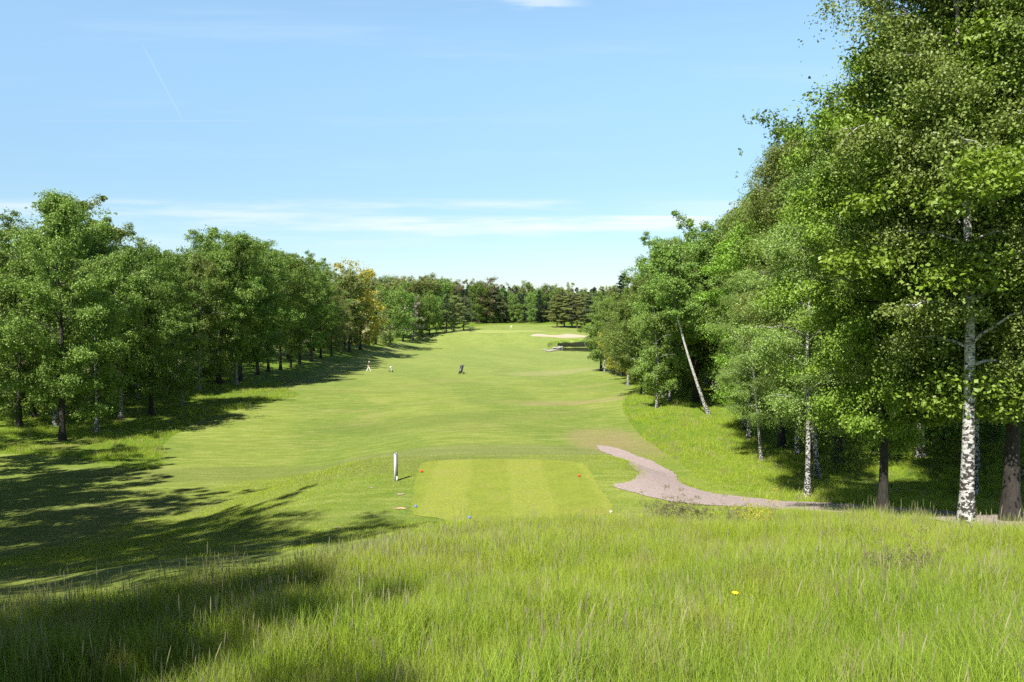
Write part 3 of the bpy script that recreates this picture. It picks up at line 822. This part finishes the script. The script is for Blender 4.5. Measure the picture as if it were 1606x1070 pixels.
for i, (u, v) in enumerate([(60, 640), (118, 628), (150, 636), (205, 622), (250, 612), (285, 606), (315, 598), (345, 592), (30, 628), (232, 606), (5, 650)]):
    S_(SHF, u, v, ru.uniform(.55, .95), f'leafy undergrowth bush in the left wood, {ordn(sorted([60,118,150,205,250,285,315,345,30,232,5]).index(u))} from the left', ['broad_leaf', 'birch_leaf_far'][i % 2], 'undergrowth bushes in the left wood')
for i, (u, v) in enumerate([(1080, 612), (1150, 640), (1175, 640), (1215, 652), (1290, 668), (1340, 690), (1420, 680), (1480, 690), (1560, 690)]):
    S_(SHF, u, v, ru.uniform(.4, .7), f'leafy undergrowth bush in the right wood, {ordn(i)} from the left', ['broad_leaf', 'maple_leaf'][i % 2], 'undergrowth bushes in the right wood')
S_(SH, 738, 521, 1.1, 'low dark bush on the pale scrape left of the green', 'spruce_leaf')
S_(SH, 1450, 735, .7, 'low leafy shrub between the maple and the thick birch', 'maple_leaf')
S_(SH, 1330, 745, .7, 'low leafy shrub in the shade left of the maple', 'maple_leaf')
for i, (u, v, s) in enumerate([(1030, 832, 1), (1050, 830, 1.2), (1075, 829, 1.1), (1100, 830, .9), (1150, 831, .9), (1190, 836, 1.0)]):
    S_(DRY, u, v, s * .075, f'low brown shrub in the grass edge right of the tee, {ordn(i)} from the left', group='low brown shrubs at the grass edge', leaf='brown_leaf' if i < 5 else 'yellow_leaf')
for i, (u, v, s) in enumerate([(1380, 918, .8), (1410, 922, .9), (1445, 915, .8)]):
    S_(DRY, u, v, s * .06, f'brownish heather clump in the tall grass, {ordn(i)} from the left', group='heather clumps in the tall grass')

# ------------------------------------------------------------------ grass tufts (unlinked sources, instanced by nodes)
def tuft(nm, nb, rad_, hmin, hmax, wid, seed, stems=0, bend=.35, seg=3):
    rg = np.random.default_rng(seed); V = []; Fq = []; rn = []; tp = []; sd = []; n = 0
    for b in range(nb + stems):
        st = b >= nb
        r = rad_ * math.sqrt(rg.random()); a = rg.uniform(0, 6.283)
        base = np.array([r * math.cos(a), r * math.sin(a), -.03])
        h = rg.uniform(hmin, hmax) * (1.35 if st else 1); w = wid * rg.uniform(.7, 1.3) * (.35 if st else 1)
        la = rg.uniform(0, 6.283); ld = np.array([math.cos(la), math.sin(la), 0]); bd = h * bend * rg.uniform(.1, 1.2) * (.4 if st else 1)
        fa = rg.uniform(0, 6.283); sdv = np.array([math.cos(fa), math.sin(fa), 0])
        sg = seg + (2 if st else 0)
        rr = rg.random()
        for s in range(sg + 1):
            t = s / sg
            if st:
                t = [0, .35, .74, .82, .93, 1.0][s]
                ww = [w, w * .9, w * .8, w * 4.2, w * 3.6, w * .4][s]
            else: ww = w * (1 - t ** 1.6) + .0004
            c = base + ld * bd * t * t + np.array([0, 0, h * t * (1 - .12 * t * bend)])
            V += [c - sdv * ww / 2, c + sdv * ww / 2]
            tp += [t, t]; sd += [1.0 if (st and t > .72) else 0.0] * 2; rn += [rr, rr]
            if s: Fq.append([n + 2 * s - 2, n + 2 * s - 1, n + 2 * s + 1, n + 2 * s])
        n += 2 * (sg + 1)
    return mesh_obj(nm, V, Fq, M['blade'], link=False, attrs={'rnd': ('POINT', rn), 'tip': ('POINT', tp), 'seed': ('POINT', sd)})

def scatter(name, label, pts, rot, scl, sources, cat=None):
    coll = bpy.data.collections.new(name + '_sources')
    for s_ in sources: coll.objects.link(s_)
    me = bpy.data.meshes.new(name); n = len(pts)
    me.vertices.add(n); me.vertices.foreach_set('co', np.asarray(pts, np.float32).ravel())
    for an, arr, ty in (('rz', rot, 'FLOAT'), ('sc', scl, 'FLOAT')):
        a = me.attributes.new(an, ty, 'POINT'); a.data.foreach_set('value', np.asarray(arr, np.float32))
    o = bpy.data.objects.new(name, me); COL.objects.link(o)
    ng = bpy.data.node_groups.new(name, 'GeometryNodeTree')
    ng.interface.new_socket('Geometry', in_out='INPUT', socket_type='NodeSocketGeometry')
    ng.interface.new_socket('Geometry', in_out='OUTPUT', socket_type='NodeSocketGeometry')
    nd = ng.nodes; L = ng.links
    gi = nd.new('NodeGroupInput'); go = nd.new('NodeGroupOutput')
    ci = nd.new('GeometryNodeCollectionInfo'); ci.inputs['Collection'].default_value = coll
    ci.inputs['Separate Children'].default_value = True; ci.inputs['Reset Children'].default_value = True
    ip = nd.new('GeometryNodeInstanceOnPoints'); ip.inputs['Pick Instance'].default_value = True
    ra = nd.new('GeometryNodeInputNamedAttribute'); ra.data_type = 'FLOAT'; ra.inputs['Name'].default_value = 'rz'
    sa = nd.new('GeometryNodeInputNamedAttribute'); sa.data_type = 'FLOAT'; sa.inputs['Name'].default_value = 'sc'
    cx = nd.new('ShaderNodeCombineXYZ'); e2r = nd.new('FunctionNodeEulerToRotation')
    L.new(ra.outputs[0], cx.inputs[2]); L.new(cx.outputs[0], e2r.inputs[0]); L.new(e2r.outputs[0], ip.inputs['Rotation'])
    L.new(sa.outputs[0], ip.inputs['Scale'])
    L.new(gi.outputs[0], ip.inputs['Points']); L.new(ci.outputs[0], ip.inputs['Instance']); L.new(ip.outputs[0], go.inputs[0])
    md = o.modifiers.new('scatter', 'NODES'); md.node_group = ng
    tag(o, label, cat, kind='stuff')
    return o

rgn = np.random.default_rng(3)
EDGE = world([(-300, 1015), (-100, 990), (0, 975), (150, 958), (300, 938), (450, 910), (600, 872), (700, 845), (760, 832), (850, 826), (960, 826), (1010, 834),
              (1100, 830), (1200, 818), (1280, 813), (1400, 828), (1606, 850), (1800, 870), (2200, 900)])
TALL = [(-14, 1.5)] + EDGE + [(16, 1.5)]
def lownoise(x, y, s=1.0, ph=0.0):
    return (np.sin(x * .9 * s + 1.7 * np.sin(y * .6 * s + ph)) + np.sin(y * 1.1 * s + 1.3 * np.sin(x * .7 * s + 2 + ph))) / 2
n = 42000
x = rgn.uniform(-14, 16, n); y = rgn.uniform(2.2, 25, n)
k = inside(x, y, TALL) & (np.abs(x) < y * .72 + 1.6)
x = x[k]; y = y[k]
# thin out a little far away where tufts overlap in view
k = rgn.random(len(x)) < np.interp(y, [2, 8, 24], [1, 1, .8]); x = x[k]; y = y[k]
# height: tall on the left brow, shorter near the tee
hm = .80 + .35 * sm(0, -5, x) * sm(9, 12, y) + .20 * lownoise(x, y) + .18 * lownoise(x, y, 2.7, 1) - .45 * sm(17, 21, y) * sm(-4, 0, x)
sc = np.clip(hm * rgn.uniform(.75, 1.2, len(x)), .3, 1.6)
tl = [tuft(f'tall_tuft_{i}', 58, .17, .2, .5, .0052, 100 + i, stems=[0, 0, 1, 0, 1, 0, 0][i], bend=[.3, .35, .6, .4, .25, .9, .5][i]) for i in range(7)]
scatter('tall_grass', 'tall meadow grass with seed heads covering the hill in front', np.stack([x, y, gz(x, y)], 1), rgn.uniform(0, 6.28, len(x)), sc, tl)
k = (rgn.random(len(x)) < .13 + .5 * sm(1, -3, x) * sm(7, 11, y)) & (y > 5)
stl = [tuft(f'seed_tuft_{i}', 6, .16, .3, .5, .005, 150 + i, stems=[4, 6, 3][i], bend=[.15, .2, .3][i]) for i in range(3)]
scatter('seed_grass', 'seeding grass stems standing above the meadow grass', np.stack([x, y, gz(x, y)], 1)[k], rgn.uniform(0, 6.28, k.sum()), sc[k] * rgn.uniform(.9, 1.15, k.sum()), stl)
# rough grass in the woods and their margins
n = 90000
x = rgn.uniform(-60, 48, n); y = rgn.uniform(14, 105, n)
fw = world(FAIR); pw = world(PATH); te = world(TEE)
k = (~inside(x, y, smooth_poly(fw, lambda y: .6))) & (~inside(x, y, smooth_poly(pw, lambda y: .4))) & (~inside(x, y, TALL)) & (np.abs(x) < y * .72 + 3)
k &= rgn.random(n) < np.interp(y, [14, 30, 60, 105], [1, .9, .5, .25]) 
x = x[k]; y = y[k]
sc = (.55 + .25 * lownoise(x, y, .7, 2)) * rgn.uniform(.7, 1.25, len(x)) * np.interp(y, [14, 60, 105], [1.0, 1.4, 1.6])
rt = [tuft(f'rough_tuft_{i}', 44, .34, .16, .42, .013, 200 + i, stems=[0, 1, 0, 1][i], bend=.7) for i in range(4)]
scatter('rough_grass', 'bright green rough grass under and beside the trees', np.stack([x, y, gz(x, y)], 1), rgn.uniform(0, 6.28, len(x)), sc, rt)
print('rough tufts', len(x))
n = 42000
x = rgn.uniform(-15, 14, n); y = rgn.uniform(17, 42, n)
PP = smooth_poly(pw, lambda y: .4)
k = (~inside(x + rgn.normal(0, .22, n), y + rgn.normal(0, .22, n), PP)) & (~inside(x, y, te)) & (~inside(x, y, TALL)) & (np.abs(x) < y * .7 + 1)
x = x[k]; y = y[k]
gt = [tuft(f'short_tuft_{i}', 34, .24, .03, .085, .008, 400 + i, bend=.8, seg=2) for i in range(3)]
scatter('short_grass', 'short clipped grass round the tee and along the path edge', np.stack([x, y, gz(x, y) + .01], 1), rgn.uniform(0, 6.28, len(x)), rgn.uniform(.5, 1.2, len(x)) * (1 + .3 * lownoise(x, y, .6)), gt)
# reeds on the far bank of the pond
n = 5200
x = rgn.uniform(17, 56, n); y = 262 + 22 * (1 - (np.abs(x - 36) / 23.0) ** 4) ** .25 + rgn.uniform(-.9, .25, n)
rd = [tuft(f'reed_{i}', 16, .5, .9, 1.9, .07, 300 + i, bend=.12) for i in range(2)]
for r_ in rd: r_.data.materials[0] = simple('reeds', (.035, .045, .018), .8, noise=.6, nscale=3)
scatter('reeds', 'dark belt of reeds along the pond bank', np.stack([x, y, gz(x, y)], 1), rgn.uniform(0, 6.28, n), rgn.uniform(.6, .85, n), rd)

# ------------------------------------------------------------------ small things
white = simple('white_paint', (.66, .65, .63), .5, noise=.08, nscale=8)
grey = simple('grey_wood', (.12, .12, .125), .7, noise=.3, nscale=12)
red = simple('red_plastic', (.75, .06, .03), .35)
blue = simple('blue_plastic', (.14, .22, .62), .35)
black = simple('black_cloth', (.02, .02, .025), .6)
metal = simple('grey_metal', (.35, .35, .36), .35, .8)

x, y = at(621, 755)
pr = tag(empty('tee_post', (x, y, float(gz(x, y)))), 'upright white and grey post standing left of the tee', 'post')
a = Acc(); a.box((-.03, 0, .5), (.062, .11, 1.04)); a.box((-.03, -.0, 1.035), (.045, .09, .03)); a.obj('post_board', white, pr, False)
a = Acc(); a.box((.035, .01, .515), (.06, .10, .98)); a.obj('post_body', grey, pr, False)
a = Acc(); a.box((.045, -.045, .09), (.055, .03, .2)); a.obj('foot_plate', white, pr, False)
a = Acc(); a.rod((.025, 0, 1.0), (.025, 0, 1.07), .022); a.ball((.025, 0, 1.09), .035); a.obj('cap_knob', metal, pr)

def marker(u, v, mat, lab, s=1.0):
    x, y = at(u, v)
    r = tag(empty('tee_marker', (x, y, float(gz(x, y)) + .02)), lab, 'tee marker', 'tee markers')
    a = Acc(); a.ball((0, 0, .065 * s), .075 * s, 14, .85); a.obj('marker_ball', mat, r)
    a = Acc(); a.rod((0, 0, -.05), (0, 0, .02), .012); a.obj('spike', metal, r)
marker(661, 742, red, 'red marker at the left side of the tee', .8)
marker(908, 749, red, 'red marker at the right side of the tee', .8)
marker(652, 797, blue, 'blue marker at the near left corner of the tee', .65)
marker(736, 815, blue, 'blue marker in the longer grass at the near edge of the tee', .65)
marker(958, 806, white, 'white marker at the near right corner of the tee', .6)

# buttercup in the near grass
x, y = at(1151, 1004); z = float(gz(x, y))
r = tag(empty('yellow_flower', (x, y, z)), 'single yellow flower in the near grass', 'flower')
a = Acc(); a.rod((0, 0, 0), (.01, 0, .42), .003, 6); a.obj('stem', simple('stem_green', (.1, .2, .02), .6), r)
a = Acc(); a.ball((.01, 0, .425), .022, 10, .5)
for i in range(6):
    t_ = i * math.pi / 3; a.ball((.01 + .02 * math.cos(t_), .02 * math.sin(t_), .425), .014, 8, .5)
a.obj('petals', simple('flower_yellow', (.8, .55, .02), .5), r)

# flag on the green
x, y = at(801, 519)
r = tag(empty('golf_flag', (x, y, float(gz(x, y)))), 'white flag on a thin pole on the putting green', 'flag')
a = Acc(); a.rod((0, 0, 0), (0, 0, 2.1), .035); a.obj('pole', white, r)
a = Acc()
P = np.array([[(i / 6) * .55, .05 * math.sin(i), z_] for i in range(7) for z_ in (1.65, 2.08)])
a.add(P, [[2 * i, 2 * i + 2, 2 * i + 3, 2 * i + 1] for i in range(6)]); a.add(P + [0, .012, 0], [[2 * i + 1, 2 * i + 3, 2 * i + 2, 2 * i] for i in range(6)])
a.obj('cloth', simple('flag_cloth', (.8, .78, .6), .7), r)
# white pole in the gap
x, y = at(853, 505)
r = tag(empty('white_pole', (x, y, float(gz(x, y)))), 'tall white pole in the gap of the far wood', 'pole')
a = Acc(); a.rod((0, 0, 0), (0, 0, 9.5), .22, 10, .14); a.obj('shaft', white, r)
a = Acc(); a.box((0, 0, .2), (1.2, 1.2, .5)); a.obj('plinth', simple('concrete', (.4, .39, .37), .8, noise=.15, nscale=4), r, False)
a = Acc(); a.box((-.5, .0, 3.4), (.5, .12, 6.0)); a.obj('side_panel', simple('pale_panel', (.55, .55, .56), .5), r, False)
# rocks by the pond
rk = random.Random(4)
stone = simple('stone', (.30, .28, .26), .85, noise=.4, nscale=1.5)
labs = ['round grey rock at the left end of the pond', 'large sloping rock beside the pond outlet', 'rock second from the left at the pond', 'small rock on the pond shore', 'dark rock against the left shore of the pond']
for i, (u, v, s) in enumerate([(861, 552, 1.0), (873, 549, 1.7), (867, 551, 1.1), (879, 547, 1.2), (855, 550, .8)]):
    x, y = at(u, v); bm = bmesh.new(); bmesh.ops.create_icosphere(bm, subdivisions=3, radius=s)
    for vv in bm.verts:
        q = vv.co.copy(); vv.co *= 1 + .22 * math.sin(q.x * 3 + i) * math.sin(q.y * 4 + 2 * i) + .15 * math.sin(q.z * 5 + i * 3); vv.co.z *= .55
    me = bpy.data.meshes.new('rock'); bm.to_mesh(me); bm.free(); me.materials.append(stone)
    o = bpy.data.objects.new('rock', me); COL.objects.link(o); o.location = (x, y, float(gz(x, y)) + .1 * s)
    tag(o, labs[i], 'rock', 'rocks at the pond')

# golf trolleys
def trolley(u, v, rz, lab, bagm, s=1.0, panel=None):
    x, y = at(u, v)
    r = tag(empty('golf_trolley', (x, y, float(gz(x, y)) + .01), rz), lab, 'golf trolley', 'golf trolleys on the fairway')
    for sx in (-1, 1):
        a = Acc(); t = np.linspace(0, 2 * np.pi, 25)
        a.tube([(sx * .32, .16 * math.cos(q), .16 + .16 * math.sin(q)) for q in t], [.025] * 25, 8)
        a.rod((sx * .32 - .02, 0, .16), (sx * .32 + .02, 0, .16), .05)
        for q in range(5): a.rod((sx * .32, 0, .16), (sx * .32, .15 * math.cos(q * 1.257), .16 + .15 * math.sin(q * 1.257)), .012, 5)
        a.obj('wheel', black, r)
    a = Acc(); t = np.linspace(0, 2 * np.pi, 17)
    a.tube([(0, .62 + .09 * math.cos(q), .1 + .09 * math.sin(q)) for q in t], [.022] * 17, 6); a.obj('wheel', black, r)
    a = Acc(); a.rod((-.32, 0, .16), (.32, 0, .16), .018); a.rod((0, .6, .12), (0, -.05, .25), .022); a.rod((0, -.05, .25), (0, -.45, 1.05), .02)
    a.rod((0, .05, .22), (0, .12, .3), .03); a.obj('frame', metal, r)
    a = Acc(); a.rod((-.14, -.46, 1.05), (.14, -.46, 1.05), .024); a.obj('handle', black, r)
    b0 = np.array([0, .26, .20]); b1 = np.array([0, -.10, 1.05])
    a = Acc(); tt = [0, .01, .1, .5, .55, .9, .99, 1]
    a.tube([b0 + (b1 - b0) * q for q in tt], [.02, .19, .22, .21, .2, .22, .22, .02], 14); bag = a.obj('bag', bagm, r)
    a = Acc(); a.tube([b0 + (b1 - b0) * q + [0, .12, .06] for q in (.1, .12, .3, .5, .52)], [.01, .08, .095, .08, .01], 10); a.obj('pocket', panel or bagm, bag)
    a = Acc(); rr = random.Random(u)
    for q in range(7):
        off = np.array([rr.uniform(-.09, .09), rr.uniform(-.05, .05), 0]); e = b1 + off + (b1 - b0) * rr.uniform(.15, .32)
        a.rod(b1 + off, e, .008, 5); a.ball(e, .035, 8, .7)
    a.obj('club_heads', metal, bag)
    r.scale = (s, s, s)
trolley(724, 587, 2.6, 'black golf trolley and bag standing alone on the fairway', black, 1.3, simple('bag_grey', (.3, .29, .34), .6))
trolley(613, 584, -.5, 'low black and white golf trolley in front of the walker', white, .95, black)

# walking golfer
def person(u, v, lab):
    x, y = at(u, v)
    root = tag(empty('person', (x, y, float(gz(x, y)) + .02), 0), lab, 'person')
    def skin(name, joints, links, mat, parent, sub=1):
        me = bpy.data.meshes.new(name); me.from_pydata([j[0] for j in joints], links, []); me.materials.append(mat)
        o = bpy.data.objects.new(name, me); COL.objects.link(o); o.parent = parent
        md = o.modifiers.new('skin', 'SKIN'); md.use_smooth_shade = True
        for i, j in enumerate(joints):
            rr = j[1] if isinstance(j[1], tuple) else (j[1], j[1])
            me.skin_vertices[0].data[i].radius = rr; me.skin_vertices[0].data[i].use_root = (i == 0)
        s_ = o.modifiers.new('sub', 'SUBSURF'); s_.levels = sub; s_.render_levels = sub
        return o
    # striding to the right (+x): front leg forward, rear leg back; arms forward with hands on trolley grip
    J = [((0, 0, .93), (.13, .10)), ((.02, 0, 1.12), (.12, .09)), ((.05, 0, 1.32), (.17, .10)), ((.07, 0, 1.45), (.07, .06)), ((.08, 0, 1.53), (.05, .05)), ((.10, 0, 1.62), (.085, .075)), ((.10, 0, 1.70), (.07, .07)),
         ((.02, -.09, .88), .085), ((.22, -.10, .50), .058), ((.36, -.10, .09), .04), ((.46, -.10, .06), .035),
         ((-.02, .09, .88), .085), ((-.10, .10, .48), .058), ((-.36, .10, .13), .04), ((-.29, .10, .04), .035),
         ((.06, -.19, 1.38), .055), ((-.10, -.24, 1.12), .042), ((.05, -.25, .95), .032), ((.10, -.25, .90), .028),
         ((.06, .19, 1.38), .055), ((.10, .24, 1.12), .042), ((.30, .22, 1.00), .032), ((.37, .22, .98), .028)]
    E = [(0, 1), (1, 2), (2, 3), (3, 4), (4, 5), (5, 6), (0, 7), (7, 8), (8, 9), (9, 10), (0, 11), (11, 12), (12, 13), (13, 14), (2, 15), (15, 16), (16, 17), (17, 18), (2, 19), (19, 20), (20, 21), (21, 22)]
    skinm = simple('skin', (.55, .33, .24), .5)
    skin('body', J, E, skinm, root, 2)
    def sub_(idx, grow, name, mat, cut=None):
        mp = {k: i for i, k in enumerate(idx)}
        jj = []
        for k in idx:
            r_ = J[k][1] if isinstance(J[k][1], tuple) else (J[k][1], J[k][1])
            jj.append((J[k][0], (r_[0] + grow, r_[1] + grow)))
        ee = [(mp[a], mp[b]) for a, b in E if a in mp and b in mp]
        return skin(name, jj, ee, mat, root, 1)
    sub_([0, 7, 8, 9, 11, 12, 13], .022, 'trousers', simple('white_trousers', (.8, .76, .72), .7))
    sub_([0, 1, 2, 3], .022, 'shirt', simple('pink_shirt', (.75, .5, .55), .7))
    sub_([2, 15, 16, 19, 20], .020, 'vest', black)
    a = Acc(); a.ball((.10, 0, 1.70), .115, 14, .75); a.rod((.15, 0, 1.69), (.26, 0, 1.67), .06, 8); a.obj('cap', white, root)
    for (p, nm) in (((.42, -.10, .035), 0), ((-.31, .10, .06), 1)):
        a = Acc(); a.box(p, (.27, .10, .07)); a.obj('shoe', white, root, False)
    # fingers
    for (bx, by, bz) in ((.10, -.25, .90), (.37, .22, .98)):
        a = Acc()
        for f_ in range(4):
            L_ = [.07, .08, .075, .06][f_]
            a.tube([(bx, by - .03 + .02 * f_, bz), (bx + L_ * .6, by - .03 + .02 * f_, bz - .02), (bx + L_ * .7, by - .03 + .02 * f_, bz - .06)], [.010, .009, .007], 6)
        a.tube([(bx - .01, by - .03, bz), (bx + .02, by - .06, bz - .01), (bx + .05, by - .06, bz - .03)], [.011, .010, .008], 6)
        a.obj('fingers', skinm, root)
person(578, 582.5, 'golfer in white trousers and cap walking toward the trolleys')

# ------------------------------------------------------------------ world and sun
SUN = Vector((-.42, -.80, 1.0)).normalized()
el = math.asin(SUN.z); az = math.atan2(SUN.x, SUN.y)
w = bpy.data.worlds.new('World'); scn.world = w; w.use_nodes = True
nt = w.node_tree; nt.nodes.clear(); g = N(nt)
out = nt.nodes.new('ShaderNodeOutputWorld')
sky_ = g.n('TexSky', sky_type='NISHITA'); sky_.sun_disc = False; sky_.sun_elevation = el; sky_.sun_rotation = az
sky_.air_density = 1.0; sky_.dust_density = .6; sky_.ozone_density = 1.5; sky_.altitude = 50
tc = g.n('TexCoord').outputs['Generated']
sp = g.n('SeparateXYZ', {0: tc})
ax = g.math('DIVIDE', sp.outputs[0], sp.outputs[1]); ez = g.math('DIVIDE', sp.outputs[2], sp.outputs[1])
front = g.math('GREATER_THAN', sp.outputs[1], .05)
cv = g.n('CombineXYZ', {0: g.math('MULTIPLY', ax, 2.2), 1: g.math('MULTIPLY', ez, 26.0), 2: 0.0}).outputs[0]
cn = g.noise(cv, 1.6, 7, .6)
def px_ax(u): return (u - 803) / F
def px_ez(v): return (500 - v) / F
# low band of thin cloud
def band(v0, v1, u0, u1, soft=20):
    a = g.ramp(ez, px_ez(v1 + soft), px_ez(v1)); b = g.ramp(ez, px_ez(v0 - soft * .5), px_ez(v0))
    c = g.ramp(ax, px_ax(u0 - 120), px_ax(u0 + 120)); d = g.ramp(ax, px_ax(u1 + 40), px_ax(u1 - 60))
    return g.math('MULTIPLY', g.math('MULTIPLY', a, b), g.math('MULTIPLY', c, d))
cloud = g.math('MULTIPLY', band(342, 358, 560, 1130, 10), g.math('MULTIPLY_ADD', g.ramp(cn, .35, .6), .75, .15))
c2 = g.math('MULTIPLY', band(322, 368, -300, 900, 26), g.math('MULTIPLY', g.ramp(cn, .38, .68), .55))
puff = g.math('MULTIPLY', band(5, 22, 780, 900, 8), g.math('MULTIPLY', g.ramp(cn, .42, .58), .6))
c3 = g.math('MULTIPLY', band(318, 336, 1040, 1200, 10), .3)
haze_ = g.math('MULTIPLY', g.ramp(g.noise(cv, .7, 5, .6), .5, .8), .16)
tot = g.math('MAXIMUM', g.math('MAXIMUM', cloud, c2), g.math('MAXIMUM', puff, g.math('MAXIMUM', c3, haze_)))
# contrails
def line(u0, v0, u1, v1, wd, k):
    x0, y0, x1, y1 = px_ax(u0), px_ez(v0), px_ax(u1), px_ez(v1)
    L = math.hypot(x1 - x0, y1 - y0); dx, dy = (x1 - x0) / L, (y1 - y0) / L
    rx = g.math('SUBTRACT', ax, x0); ry = g.math('SUBTRACT', ez, y0)
    s = g.math('ADD', g.math('MULTIPLY', rx, dx), g.math('MULTIPLY', ry, dy))
    d = g.math('ABSOLUTE', g.math('SUBTRACT', g.math('MULTIPLY', rx, dy), g.math('MULTIPLY', ry, dx)))
    m1 = g.ramp(d, wd / F, .2 * wd / F)
    m2 = g.math('MULTIPLY', g.ramp(s, -.01, .02), g.ramp(s, L + .01, L - .02))
    return g.math('MULTIPLY', g.math('MULTIPLY', m1, m2), k)
tot = g.math('MAXIMUM', tot, line(228, 72, 290, 190, 1.9, .13))
tot = g.math('MAXIMUM', tot, line(60, 193, 405, 192, 1.9, .07))
tot = g.math('MULTIPLY', tot, front)
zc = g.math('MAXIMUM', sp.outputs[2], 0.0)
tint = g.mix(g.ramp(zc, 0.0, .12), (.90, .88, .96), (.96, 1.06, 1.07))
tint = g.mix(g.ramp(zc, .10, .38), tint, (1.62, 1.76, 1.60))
tint = g.mix(g.ramp(zc, .39, .47), tint, (.15, .15, .17))  # overhead sky above the frame dimmed to weaken fill light in the shadows
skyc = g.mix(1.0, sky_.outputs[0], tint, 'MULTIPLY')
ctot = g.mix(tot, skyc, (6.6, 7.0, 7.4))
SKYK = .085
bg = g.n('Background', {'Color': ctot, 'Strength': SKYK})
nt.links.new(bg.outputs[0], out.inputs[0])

sd = bpy.data.lights.new('sun', 'SUN'); sd.energy = 5.0; sd.angle = rad(.55); sd.color = (1.0, .955, .88)
so = bpy.data.objects.new('sun', sd); COL.objects.link(so)
so.rotation_euler = (-SUN).to_track_quat('-Z', 'Y').to_euler()

cd = bpy.data.cameras.new('camera'); cam = bpy.data.objects.new('camera', cd); COL.objects.link(cam)
cd.sensor_width = 36; cd.lens = F / 1606 * 36; cd.clip_start = .1; cd.clip_end = 6000
cam.location = (0, 0, CAMZ); cam.rotation_euler = (math.pi / 2 + TH, 0, 0)
scn.camera = cam
scn.view_settings.view_transform = 'Standard'; scn.view_settings.look = 'None'
scn.view_settings.exposure = .85; scn.view_settings.gamma = 1
scn.cycles.max_bounces = 7; scn.cycles.diffuse_bounces = 2; scn.cycles.glossy_bounces = 2; scn.cycles.transmission_bounces = 4
scn.cycles.use_denoising = False
scn.cycles.adaptive_threshold = .004
